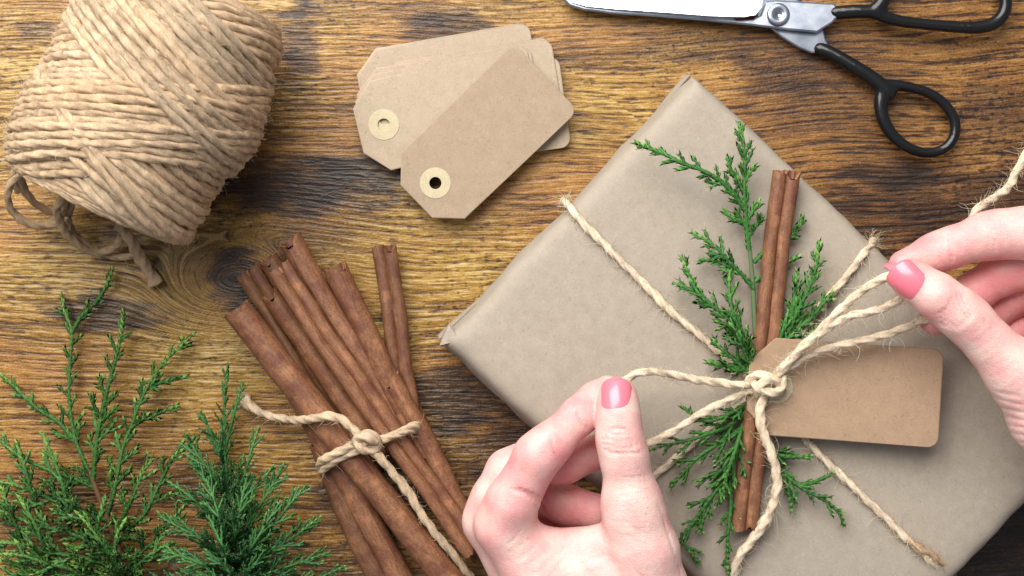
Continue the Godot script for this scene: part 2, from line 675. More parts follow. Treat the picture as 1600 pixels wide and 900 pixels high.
# ------------------------------------------------------------------ smooth bodies: tapered capsules joined by a smooth minimum, meshed as surface nets
class Field:
	var a := PackedVector3Array()
	var ba := PackedVector3Array()
	var il := PackedFloat32Array()
	var ra := PackedFloat32Array()
	var rd := PackedFloat32Array()
	var group := PackedInt32Array()
	var red := PackedFloat32Array()
	var fold_a := PackedVector3Array()
	var fold_b := PackedVector3Array()
	var fold_w := PackedFloat32Array()
	var fold_d := PackedFloat32Array()
	var inner := 0.003        # blend inside a group
	var joint := 0.005        # blend of a finger into the palm
	var apart := 0.0007       # blend between fingers
	var flat := 1.0           # heights are divided by this (squashed sections)

	func bone(p: Vector3, q: Vector3, r0: float, r1: float, g := 0, redness := 0.0) -> void:
		a.append(p)
		ba.append(q - p)
		il.append(1.0 / maxf((q - p).length_squared(), 1e-12))
		ra.append(r0)
		rd.append(r1 - r0)
		group.append(g)
		red.append(redness)

	func fold(p: Vector3, q: Vector3, w: float, d: float) -> void:
		fold_a.append(p)
		fold_b.append(q)
		fold_w.append(w)
		fold_d.append(d)

	func gap(p: Vector3, i: int) -> float:
		var pa := p - a[i]
		var h := clampf(pa.dot(ba[i]) * il[i], 0.0, 1.0)
		return (pa - ba[i] * h).length() - ra[i] - rd[i] * h

	static func smin(x: float, y: float, k: float) -> float:
		var h := maxf(k - absf(x - y), 0.0) / k
		return minf(x, y) - h * h * k * 0.25

	func value(p: Vector3, list: PackedInt32Array, folds: PackedInt32Array) -> float:
		var palm := 1.0
		var fingers := 1.0
		var cur := 1.0
		var g := -1
		for i in list:
			var pa := p - a[i]
			var h := clampf(pa.dot(ba[i]) * il[i], 0.0, 1.0)
			var d := (pa - ba[i] * h).length() - ra[i] - rd[i] * h
			if group[i] != g:
				if g == 0:
					palm = cur
				elif g > 0:
					fingers = smin(fingers, cur, apart)
				g = group[i]
				cur = d
			else:
				var e := inner - absf(cur - d)
				cur = minf(cur, d)
				if e > 0.0:
					cur -= e * e / inner * 0.25
		if g == 0:
			palm = cur
		elif g > 0:
			fingers = smin(fingers, cur, apart)
		var total := smin(palm, fingers, joint)
		for i in folds:
			var q := Geometry3D.get_closest_point_to_segment(p, fold_a[i], fold_b[i])
			var e := (p - q).length_squared() / (fold_w[i] * fold_w[i])
			if e < 6.0:
				total += fold_d[i] * exp(-e)
		return total

	func everything() -> PackedInt32Array:
		var l := PackedInt32Array()
		for i in a.size():
			l.append(i)
		return l

	func all_folds() -> PackedInt32Array:
		var l := PackedInt32Array()
		for i in fold_a.size():
			l.append(i)
		return l

	# bones must come in the order of their groups, the palm (0) first
	func mesh(mb: Mb, cell: float, paint: Callable) -> void:
		var lo := Vector3.ONE * 1e3
		var hi := -lo
		for i in a.size():
			var r := Vector3.ONE * (maxf(ra[i], ra[i] + rd[i]) + 0.004)
			lo = lo.min(a[i] - r).min(a[i] + ba[i] - r)
			hi = hi.max(a[i] + r).max(a[i] + ba[i] + r)
		var bx := int(ceil((hi.x - lo.x) / cell / 8.0)) + 1
		var by := int(ceil((hi.y - lo.y) / cell / 8.0)) + 1
		var bz := int(ceil((hi.z - lo.z) / cell / 8.0)) + 1
		var nx := bx * 8
		var ny := by * 8
		var nz := bz * 8
		var f := PackedFloat32Array()
		f.resize(nx * ny * nz)
		f.fill(1.0)
		var index := PackedInt32Array()
		index.resize(nx * ny * nz)
		index.fill(-1)
		var everyone := everything()
		var nofold := PackedInt32Array()
		var active: Array[Vector3i] = []
		var half := cell * 4.0 * 1.7321
		for kz in bz:
			for ky in by:
				for kx in bx:
					var mid := lo + Vector3(kx * 8 + 3.5, ky * 8 + 3.5, kz * 8 + 3.5) * cell
					var d := value(mid, everyone, nofold)
					if absf(d) > half + cell * 2.0 + 0.002:
						if d < 0.0:
							for z in 8:
								for y in 8:
									var s := ((kz * 8 + z) * ny + ky * 8 + y) * nx + kx * 8
									for x in 8:
										f[s + x] = -1.0
						continue
					active.append(Vector3i(kx, ky, kz))
					var list := PackedInt32Array()
					for i in a.size():
						if gap(mid, i) < half + maxf(joint, inner) + absf(d) * 0.0 + 0.003:
							list.append(i)
					if list.is_empty():
						list = everyone
					var folds := PackedInt32Array()
					for i in fold_a.size():
						if (Geometry3D.get_closest_point_to_segment(mid, fold_a[i], fold_b[i]) - mid).length() < half + fold_w[i] * 2.6:
							folds.append(i)
					for sub in 8:
						var ox := kx * 8 + (sub & 1) * 4
						var oy := ky * 8 + ((sub >> 1) & 1) * 4
						var oz := kz * 8 + (sub >> 2) * 4
						var centre := lo + Vector3(ox + 1.5, oy + 1.5, oz + 1.5) * cell
						var near := value(centre, list, nofold)
						var far := absf(near) > cell * 3.2 + 0.0008
						var few := PackedInt32Array()
						var wrinkles := PackedInt32Array()
						if not far:
							for i in list:
								if gap(centre, i) < near + cell * 5.6 + (joint if group[i] == 0 else maxf(inner, apart) + joint * 0.5):
									few.append(i)
							for i in folds:
								if (Geometry3D.get_closest_point_to_segment(centre, fold_a[i], fold_b[i]) - centre).length() < cell * 2.7 + fold_w[i] * 2.3:
									wrinkles.append(i)
						for z in 4:
							for y in 4:
								var s := ((oz + z) * ny + oy + y) * nx + ox
								for x in 4:
									f[s + x] = near if far else value(lo + Vector3(ox + x, oy + y, oz + z) * cell, few, wrinkles)
		var steps := PackedInt32Array([0, 1, nx, nx + 1, nx * ny, nx * ny + 1, nx * ny + nx, nx * ny + nx + 1])
		var base := mb.v.size()
		var corner := PackedFloat32Array()
		corner.resize(8)
		for b in active:
			for z in range(b.z * 8, mini(b.z * 8 + 8, nz - 1)):
				for y in range(b.y * 8, mini(b.y * 8 + 8, ny - 1)):
					for x in range(b.x * 8, mini(b.x * 8 + 8, nx - 1)):
						var s := (z * ny + y) * nx + x
						var mask := 0
						for k in 8:
							corner[k] = f[s + steps[k]]
							if corner[k] < 0.0:
								mask |= 1 << k
						if mask == 0 or mask == 255:
							continue
						var sum := Vector3.ZERO
						var n := 0
						for k in 8:
							for axis in 3:
								var o := k | (1 << axis)
								if o != k and (corner[k] < 0.0) != (corner[o] < 0.0):
									var t := corner[k] / (corner[k] - corner[o])
									var q := Vector3(k & 1, (k >> 1) & 1, k >> 2)
									q[axis] = t
									sum += q
									n += 1
						var w := sum / n
						var g := Vector3.ZERO
						for k in 8:
							var sx := 1.0 if k & 1 else -1.0
							var sy := 1.0 if k & 2 else -1.0
							var sz := 1.0 if k & 4 else -1.0
							var wx := w.x if k & 1 else 1.0 - w.x
							var wy := w.y if k & 2 else 1.0 - w.y
							var wz := w.z if k & 4 else 1.0 - w.z
							g += Vector3(sx * wy * wz, sy * wx * wz, sz * wx * wy) * corner[k]
						var p := lo + (Vector3(x, y, z) + w) * cell
						index[s] = mb.add(p, g.normalized(), paint.call(p))
		for b in active:
			for z in range(maxi(b.z * 8, 1), mini(b.z * 8 + 8, nz - 1)):
				for y in range(maxi(b.y * 8, 1), mini(b.y * 8 + 8, ny - 1)):
					for x in range(maxi(b.x * 8, 1), mini(b.x * 8 + 8, nx - 1)):
						var s := (z * ny + y) * nx + x
						var inside := f[s] < 0.0
						for axis in 3:
							var o: int = s + [1, nx, nx * ny][axis]
							if inside == (f[o] < 0.0):
								continue
							var u: int = [nx, nx * ny, 1][axis]
							var v: int = [nx * ny, 1, nx][axis]
							var q0 := index[s - u - v]
							var q1 := index[s - v]
							var q2 := index[s]
							var q3 := index[s - u]
							if q0 < 0 or q1 < 0 or q2 < 0 or q3 < 0:
								continue
							if inside:
								mb.quad(q0, q1, q2, q3)
							else:
								mb.quad(q0, q3, q2, q1)


func smooth_normals(mb: Mb) -> void:
	mb.n.fill(Vector3.ZERO)
	for k in range(0, mb.ix.size(), 3):
		var a := mb.ix[k]
		var b := mb.ix[k + 1]
		var d := mb.ix[k + 2]
		var nn := (mb.v[d] - mb.v[a]).cross(mb.v[b] - mb.v[a])
		mb.n[a] += nn
		mb.n[b] += nn
		mb.n[d] += nn
	for k in mb.n.size():
		mb.n[k] = mb.n[k].normalized()


# evens out small bumps: every corner moves towards the middle of its neighbours
func relax(mb: Mb, passes: int) -> void:
	for k in passes:
		var sum := PackedVector3Array()
		sum.resize(mb.v.size())
		var count := PackedInt32Array()
		count.resize(mb.v.size())
		for i in range(0, mb.ix.size(), 3):
			for e in 3:
				var a := mb.ix[i + e]
				sum[a] += mb.v[mb.ix[i + (e + 1) % 3]] + mb.v[mb.ix[i + (e + 2) % 3]]
				count[a] += 2
		for i in mb.v.size():
			if count[i]:
				mb.v[i] = mb.v[i].lerp(sum[i] / count[i], 0.6)
	smooth_normals(mb)


# ------------------------------------------------------------------ the gift
var gift_at := Vector3.ZERO
var gift_u := Vector3.RIGHT
var gift_v := Vector3.BACK
const GIFT_TOP := 0.036


func build_gift() -> void:
	var p1 := at(1082, 120, 14)
	var p2 := at(1679, 687, 14)
	var p3 := at(1275, 1103, 14)
	var p4 := at(689, 522, 14)
	var mid := (p1 + p2 + p3 + p4) / 4.0
	gift_u = (p2 - p1).normalized()
	gift_v = (Vector3(-gift_u.z, 0, gift_u.x))
	gift_at = Vector3(mid.x, 0, mid.z)
	var lu := ((p2 - p1).length() + (p3 - p4).length()) / 4.0
	var lv := (absf((p4 - p1).dot(gift_v)) + absf((p3 - p2).dot(gift_v))) / 4.0
	var t := thing("wrapped_gift", "flat gift box wrapped in smooth brown kraft paper", "gift", gift_at)
	t.rotation.y = atan2(-gift_u.z, gift_u.x)
	# rings from the foot of the sides up over the rounded edge and in over the top: height, inset
	var rings := [[0.0006, 0.0015], [0.004, 0.0010], [0.009, 0.0004], [0.015, 0.0], [0.021, 0.0006], [0.026, 0.0013], [0.0300, 0.0021], [0.0326, 0.0031], [0.0343, 0.0045], [0.0353, 0.0064], [0.0358, 0.0090], [0.0360, 0.0130], [0.0360, 0.0180]]
	var inset := 0.0225
	while inset < lv - 0.002:
		rings.append([GIFT_TOP, inset])
		inset += 0.0045
	rings.append([GIFT_TOP, lv])
	var wave := noise(22.0, 3, 61)
	var crumple := noise(70.0, 2, 62)
	var mb := Mb.new()
	var per := [54, 36, 54, 36]
	var count := 180
	for r in rings:
		for side in 4:
			for k in per[side]:
				var f: float = float(k) / per[side] * 2.0 - 1.0
				f = sin(f * PI * 0.5) * 0.35 + f * 0.65
				var hu: float = lu - r[1]
				var hv: float = lv - r[1]
				var q := Vector2()
				match side:
					0: q = Vector2(hu * f, -hv)
					1: q = Vector2(hu, hv * f)
					2: q = Vector2(-hu * f, hv)
					3: q = Vector2(-hu, -hv * f)
				# corners are a little blunt
				var c := Vector2(maxf(absf(q.x) - (hu - 0.0016), 0.0), maxf(absf(q.y) - (hv - 0.0016), 0.0))
				if c.x > 0 and c.y > 0:
					var l := c.length()
					q -= Vector2(signf(q.x), signf(q.y)) * c * clampf(1.0 - 0.0016 / maxf(l, 1e-6), 0.0, 1.0)
				var p := Vector3(q.x, r[0], q.y)
				var rim := clampf(1.0 - absf(r[1] - 0.008) / 0.016, 0.0, 1.0)
				var loose := wave.get_noise_3d(p.x, p.y * 0.4, p.z)
				p.y += (loose * 0.0009 + crumple.get_noise_2d(p.x, p.z) * 0.00022) * (0.4 + 0.6 * rim) if r[0] > 0.02 else 0.0
				var outward := Vector3(signf(p.x) if side % 2 == 1 else 0.0, 0, signf(p.z) if side % 2 == 0 else 0.0)
				p += outward * (loose * 0.0016 + crumple.get_noise_3d(p.x, p.y, p.z) * 0.0007) * clampf(1.0 - r[1] / 0.014, 0.0, 1.0)
				mb.add(p, Vector3.UP, Color.WHITE, Vector2(p.x, p.z))
	for i in rings.size() - 1:
		for j in count:
			var k := (j + 1) % count
			mb.quad(i * count + j, (i + 1) * count + j, (i + 1) * count + k, i * count + k)
	smooth_normals(mb)
	part("paper_wrap", mb.done(), M.gift_paper, t)
	# the folded paper at the two short ends: pointed flaps laid against the side
	for e in [-1.0, 1.0]:
		for w in [-1.0, 1.0]:
			var f := Mb.new()
			var rows := 10
			for i in rows + 1:
				var h := i / float(rows)
				for k in 2:
					for j in 9:
						var v := j / 8.0
						var z: float = w * lerpf(lv - 0.0008, lerpf(lv - 0.004, lv * 0.45, h), v)
						var out: float = 0.0003 + 0.0010 * (1.0 - v) * (1.0 - h) + (0.0 if k == 0 else 0.00035)
						var y := 0.0012 + h * 0.0175
						var bulge := -0.0013 * absf(h - 0.5) * 2.0
						f.add(Vector3(e * (lu + out + bulge + 0.0007 * sin(v * 3.0 + h * 2.0)), y, z), Vector3.UP)
			for i in rows:
				for k in 2:
					for j in 8:
						var s := (i * 2 + k) * 9 + j
						if (e * w > 0) == (k == 1):
							f.quad(s, s + 18, s + 19, s + 1)
						else:
							f.quad(s, s + 1, s + 19, s + 18)
			smooth_normals(f)
			part("end_flap", f.done(), M.gift_paper, t)
	# one turned-up tuck at the left corner
	var tuck := Mb.new()
	var c0 := Vector3(-lu, 0, lv)
	var fold := [c0 + Vector3(0.0065, 0.0352, -0.0070), c0 + Vector3(-0.0015, 0.0290, -0.0090), c0 + Vector3(-0.0010, 0.0130, -0.0035), c0 + Vector3(0.0020, 0.0300, 0.0004), c0 + Vector3(0.0008, 0.0320, -0.0080)]
	for f in [[0, 1, 4], [1, 2, 4], [4, 2, 3], [0, 4, 3], [1, 0, 3], [2, 1, 3]]:
		tuck.flat(PackedVector3Array([fold[f[0]], fold[f[1]], fold[f[2]]]))
	part("paper_tuck", tuck.done(), M.gift_paper, t)


# ------------------------------------------------------------------ scissors
# a plate cut to an outline (x, z), with its upper edge ground off
func plate(outline: PackedVector2Array, y0: float, y1: float, bevel: float, tilt := Vector2.ZERO, pivot := Vector2.ZERO) -> ArrayMesh:
	if Geometry2D.is_polygon_clockwise(outline):
		outline.reverse()
	var inner: PackedVector2Array = outline
	if bevel > 0:
		var off := Geometry2D.offset_polygon(outline, -bevel, Geometry2D.JOIN_MITER)
		if off.size():
			inner = off[0]
	var lift := func(p: Vector2, y: float) -> Vector3: return Vector3(p.x, y + (p - pivot).dot(tilt), p.y)
	var mb := Mb.new()
	var top := Geometry2D.triangulate_polygon(inner)
	for k in range(0, top.size(), 3):
		var q := [lift.call(inner[top[k]], y1), lift.call(inner[top[k + 1]], y1), lift.call(inner[top[k + 2]], y1)]
		if (q[1] - q[0]).cross(q[2] - q[0]).y < 0:
			q.reverse()
		mb.flat(PackedVector3Array(q))
	var under := Geometry2D.triangulate_polygon(outline)
	for k in range(0, under.size(), 3):
		var q := [lift.call(outline[under[k]], y0), lift.call(outline[under[k + 1]], y0), lift.call(outline[under[k + 2]], y0)]
		if (q[1] - q[0]).cross(q[2] - q[0]).y > 0:
			q.reverse()
		mb.flat(PackedVector3Array(q))
	var yb := y1 - bevel * 0.55 if bevel > 0 else y1
	var n := outline.size()
	for k in n:
		var a := outline[k]
		var b := outline[(k + 1) % n]
		var q := [lift.call(a, y0), lift.call(a, yb), lift.call(b, yb), lift.call(b, y0)]
		var out := (q[1] - q[0]).cross(q[2] - q[0]) as Vector3
		var side := Vector3(b.y - a.y, 0, -(b.x - a.x))
		if out.dot(side) < 0:
			q.reverse()
		mb.flat(PackedVector3Array(q))
	if bevel > 0:
		# join the outline to the inset outline, nearest point to nearest point
		for k in n:
			var a := outline[k]
			var b := outline[(k + 1) % n]
			var ia := nearest(inner, a)
			var ib := nearest(inner, b)
			var q := [lift.call(a, yb), lift.call(b, yb), lift.call(inner[ib], y1)]
			if ia != ib:
				q.append(lift.call(inner[ia], y1))
			if (q[1] - q[0]).cross(q[2] - q[0]).y < 0:
				q.reverse()
			mb.flat(PackedVector3Array(q))
	return mb.done()


func nearest(list: PackedVector2Array, p: Vector2) -> int:
	var best := 0
	for k in list.size():
		if list[k].distance_squared_to(p) < list[best].distance_squared_to(p):
			best = k
	return best


func outline_at(list: Array, mm: float) -> PackedVector2Array:
	var out := PackedVector2Array()
	for i in range(0, list.size(), 2):
		var p := at(list[i], list[i + 1], mm)
		out.append(Vector2(p.x, p.z))
	return out


func chain(f: Field, list: Array, closed := false, g := 0) -> void:
	var n := list.size() / 4
	var line := PackedVector3Array()
	var radii := PackedFloat32Array()
	for i in n:
		line.append(at(list[i * 4], list[i * 4 + 1], list[i * 4 + 2]))
		radii.append(list[i * 4 + 3] * 0.001)
	for i in (n if closed else n - 1):
		var p0 := line[posmod(i - 1, n)] if closed else line[maxi(i - 1, 0)]
		var p3 := line[(i + 2) % n] if closed else line[mini(i + 2, n - 1)]
		var p1 := line[i]
		var p2 := line[(i + 1) % n]
		for k in 4:
			var a := k / 4.0
			var b := (k + 1) / 4.0
			f.bone(p1.cubic_interpolate(p2, p0, p3, a), p1.cubic_interpolate(p2, p0, p3, b), lerpf(radii[i], radii[(i + 1) % n], a), lerpf(radii[i], radii[(i + 1) % n], b), g)


func build_scissors() -> void:
	var t := thing("scissors", "large open steel scissors with black painted handles and a round pivot screw", "scissors")
	var black := func(_p: Vector3) -> Color: return Color.WHITE
	# the upper blade, pointing left along the top edge of the picture
	var blade := outline_at([872, -12, 880, -2, 890, 8, 912, 15, 960, 21, 1030, 26, 1100, 32, 1175, 40, 1232, 47, 1276, 51, 1300, 36, 1314, 20, 1303, 6, 1260, 3, 1212, 0, 1196, 2, 1188, 24, 1176, 30, 1150, 31, 1120, -4, 1060, -22, 980, -28, 910, -24], 7)
	part("blade", plate(blade, 0.0050, 0.0072, 0.0007, Vector2(0.012, 0.05), Vector2(0.1, -0.12)), M.steel, t)
	var face := outline_at([884, -6, 893, 3, 916, 10, 962, 15, 1040, 21, 1110, 27, 1160, 29, 1178, 26, 1187, 14, 1190, 2, 1186, -22, 1120, -38, 1040, -50, 960, -48, 900, -28], 7.4)
	part("ground_face", plate(face, 0.0045, 0.0083, 0.0, Vector2(0.035, 0.20), Vector2(0.065, -0.124)), M.blade, t)
	# the lower blade runs from the second handle through the pivot and up out of the picture
	var under := outline_at([1206, 46, 1222, 59, 1248, 75, 1268, 83, 1284, 81, 1298, 76, 1290, 62, 1286, 48, 1270, 20, 1230, -15, 1150, -60, 1020, -130, 960, -160, 1030, -90, 1120, -20, 1180, 24], 4)
	part("blade", plate(under, 0.0022, 0.0047, 0.0006), M.steel, t)
	# the pivot screw
	var screw := Mb.new()
	var c := at(1216, 23, 8)
	var profile := [[0.0049, 0.0070], [0.0049, 0.0083], [0.0046, 0.0090], [0.0040, 0.0093], [0.0028, 0.0094], [0.0024, 0.0090], [0.0020, 0.0088], [0.0013, 0.0087], [0.0011, 0.0080], [0.00001, 0.0079]]
	for q in profile:
		for j in 40:
			var a := TAU * j / 40
			var hex: float = 1.0
			screw.add(Vector3(c.x + cos(a) * q[0] * hex, q[1], c.z + sin(a) * q[0] * hex), Vector3.UP)
	for i in profile.size() - 1:
		for j in 40:
			var k := (j + 1) % 40
			screw.quad(i * 40 + k, i * 40 + j, (i + 1) * 40 + j, (i + 1) * 40 + k)
	smooth_normals(screw)
	part("pivot_screw", screw.done(), M.steel, t)
	# handle of the upper blade: a shank and a long bow that leaves the picture
	var f := Field.new()
	f.inner = 0.0004
	chain(f, [1304, 20, 6.0, 2.9, 1335, 18, 7, 3.1, 1364, 17, 7.5, 3.0, 1376, 6, 8, 3.3, 1384, -14, 8, 3.2])
	chain(f, [1368, 20, 7.5, 3.0, 1396, 31, 7.5, 2.6, 1436, 37, 7.5, 2.5, 1480, 41, 7.5, 2.6, 1524, 43, 7.5, 2.8, 1552, 37, 7.5, 2.9, 1567, 22, 7.5, 2.8, 1571, 2, 7.5, 2.8, 1562, -30, 7.5, 2.8, 1530, -62, 7.5, 2.8, 1480, -78, 7.5, 2.8, 1428, -70, 7.5, 2.8, 1394, -44, 7.5, 2.9, 1382, -12, 7.5, 3.1])
	var mb := Mb.new()
	f.mesh(mb, 0.0008, black)
	relax(mb, 5)
	part("handle", mb.done(), M.black, t)
	# handle of the lower blade: the shank down to the round bow
	f = Field.new()
	f.inner = 0.0004
	chain(f, [1280, 76, 4.0, 2.9, 1300, 84, 5, 2.9, 1334, 104, 6, 3.1, 1366, 125, 6, 3.3, 1388, 146, 6, 3.5])
	chain(f, [1384, 134, 6, 2.6, 1418, 136, 6, 2.3, 1452, 146, 6, 2.3, 1478, 165, 6, 2.3, 1492, 192, 6, 2.4, 1489, 217, 6, 2.3, 1472, 234, 6, 2.2, 1447, 239, 6, 2.2, 1420, 231, 6, 2.3, 1396, 213, 6, 2.6, 1380, 187, 6, 2.8, 1376, 158, 6, 3.0], true)
	mb = Mb.new()
	f.mesh(mb, 0.0008, black)
	relax(mb, 5)
	part("handle", mb.done(), M.black, t)


# ------------------------------------------------------------------ tags
const TAG_LONG := 0.076
const TAG_WIDE := 0.039


# the card of a tag lies along x with its hole near -x; bend lifts its ends
func tag_card(bend: float, thick: float) -> ArrayMesh:
	var hx := TAG_LONG / 2.0
	var hz := TAG_WIDE / 2.0
	var cut := 0.0098
	var line := PackedVector2Array()
	var corner := [Vector2(-hx + cut, -hz), Vector2(hx - 0.0042, -hz)]
	line.append_array(PackedVector2Array(corner))
	for k in range(1, 6):
		var a := -PI / 2 + PI / 2 * k / 6.0
		line.append(Vector2(hx - 0.0042 + cos(a) * 0.0042, -hz + 0.0042 + sin(a) * 0.0042))
	line.append(Vector2(hx, -hz + 0.0042))
	line.append(Vector2(hx, hz - 0.0042))
	for k in range(1, 6):
		var a := PI / 2 * k / 6.0
		line.append(Vector2(hx - 0.0042 + cos(a) * 0.0042, hz - 0.0042 + sin(a) * 0.0042))
	line.append(Vector2(hx - 0.0042, hz))
	line.append(Vector2(-hx + cut, hz))
	line.append(Vector2(-hx, hz - cut))
	line.append(Vector2(-hx, -hz + cut))
	var rim := PackedVector2Array()
	for k in line.size():
		var a := line[k]
		var b := line[(k + 1) % line.size()]
		var n := maxi(1, int(a.distance_to(b) / 0.003))
		for i in n:
			rim.append(a.lerp(b, i / float(n)))
	var hole := Vector2(-hx + 0.0112, 0)
	var steps := 7
	var mb := Mb.new()
	var count := rim.size()
	for side in 2:
		var base := mb.v.size()
		for s in steps + 1:
			var w := pow(s / float(steps), 1.2) * 1.1
			for q in rim:
				if s >= steps - 1:
					w = 1.0 if s == steps else 1.0 - 0.00065 / (q - hole).length()
				var d := (q - hole).normalized()
				var p := (hole + d * 0.0027).lerp(q, w)
				var dx := p.x / hx
				mb.add(Vector3(p.x, (thick - (0.0003 if s == steps else 0.0) if side == 0 else 0.0) + bend * dx * dx, p.y), (Vector3(-2.0 * bend * dx / hx, 1, 0) + (Vector3(d.x, 0, d.y) * 1.2 if s == steps and side == 0 else Vector3.ZERO)).normalized() * (1 if side == 0 else -1), Color(1.42, 1.46, 1.5) if s >= steps - 1 else Color.WHITE, p)  # rim colour: paler paper core, with light caught on the edge painted in
		for s in steps:
			for j in count:
				var k := (j + 1) % count
				var b := base + s * count
				if side == 0:
					mb.quad(b + j, b + k, b + count + k, b + count + j)
				else:
					mb.quad(b + j, b + count + j, b + count + k, b + k)
	for e in 2:
		var base := mb.v.size()
		for side in 2:
			for q in rim:
				var d := (q - hole).normalized()
				var p := q if e == 0 else hole + d * 0.0027
				var dx := p.x / hx
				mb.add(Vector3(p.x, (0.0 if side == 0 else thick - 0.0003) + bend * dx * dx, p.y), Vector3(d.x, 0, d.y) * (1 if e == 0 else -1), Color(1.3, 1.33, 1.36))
		for j in count:
			var k := (j + 1) % count
			if e == 0:
				mb.quad(base + j, base + count + j, base + count + k, base + k)
			else:
				mb.quad(base + j, base + k, base + count + k, base + count + j)
	# orientation is checked once against the normals
	orient(mb)
	return mb.done()


# turns round every triangle that faces against its normals
func orient(mb: Mb) -> void:
	for k in range(0, mb.ix.size(), 3):
		var a := mb.ix[k]
		var b := mb.ix[k + 1]
		var d := mb.ix[k + 2]
		if (mb.v[d] - mb.v[a]).cross(mb.v[b] - mb.v[a]).dot(mb.n[a] + mb.n[b] + mb.n[d]) < 0.0:
			mb.ix[k + 1] = d
			mb.ix[k + 2] = b


func ring_disc(bend: float, thick: float) -> ArrayMesh:
	var hx := TAG_LONG / 2.0
	var mb := Mb.new()
	var rows := [[0.00255, 0.0001], [0.00255, thick + 0.0001], [0.0028, thick + 0.00016], [0.0064, thick + 0.00016], [0.0066, thick + 0.0001], [0.0066, thick * 0.5]]
	for r in rows:
		for j in 48:
			var a := TAU * j / 48
			var x: float = -hx + 0.0112 + cos(a) * r[0]
			mb.add(Vector3(x, r[1] + bend * (x / hx) * (x / hx), sin(a) * r[0]), Vector3.UP)
	for i in rows.size() - 1:
		for j in 48:
			var k := (j + 1) % 48
			mb.quad(i * 48 + j, i * 48 + k, (i + 1) * 48 + k, (i + 1) * 48 + j)
	smooth_normals(mb)
	return mb.done()


func put_tag(label: String, px: float, py: float, mm: float, angle: float, bend: float, m: Material, group := "", roll := 0.0) -> Node3D:
	var t := thing("paper_tag", label, "tag", at(px, py, mm), group)
	t.basis = Basis(Vector3.UP, deg_to_rad(-angle)) * Basis(Vector3.BACK, roll)
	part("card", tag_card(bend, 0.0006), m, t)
	part("hole_ring", ring_disc(bend, 0.0006), M.ring_paper, t)
	return t


func build_tags() -> void:
	var list := [
		["lowest kraft paper tag of the fanned stack, its plain top edge farthest from the gift", 700, 128, -9.9],
		["kraft paper tag second from the bottom of the fanned stack", 701, 129, -10.0],
		["kraft paper tag third from the bottom of the fanned stack", 702, 130, -9.9],
		["kraft paper tag in the middle of the fanned stack", 733, 151, -9.5],
		["kraft paper tag of the stack whose round corner pokes out towards the gift", 745, 178, -8.0],
		["kraft paper tag of the stack fourth from the top", 735, 154, -9.4],
		["kraft paper tag with a pale long edge, third from the top of the stack", 701, 163, -7.9],
		["kraft paper tag whose pale edge shows just under the tag with the visible ring", 699, 167, -11.0],
		["kraft paper tag lying flat on the stack, its cream ring showing beside the crossing tag", 696, 173, -13.0],
	]
	for k in list.size():
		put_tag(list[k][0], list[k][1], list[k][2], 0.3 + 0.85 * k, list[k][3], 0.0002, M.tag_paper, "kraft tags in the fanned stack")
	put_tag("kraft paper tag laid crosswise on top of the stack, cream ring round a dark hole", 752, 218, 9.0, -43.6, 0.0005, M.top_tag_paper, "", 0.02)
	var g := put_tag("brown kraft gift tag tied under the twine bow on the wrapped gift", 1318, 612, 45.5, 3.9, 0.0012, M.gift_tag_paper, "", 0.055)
	g.basis = g.basis * Basis(Vector3.RIGHT, -0.03)


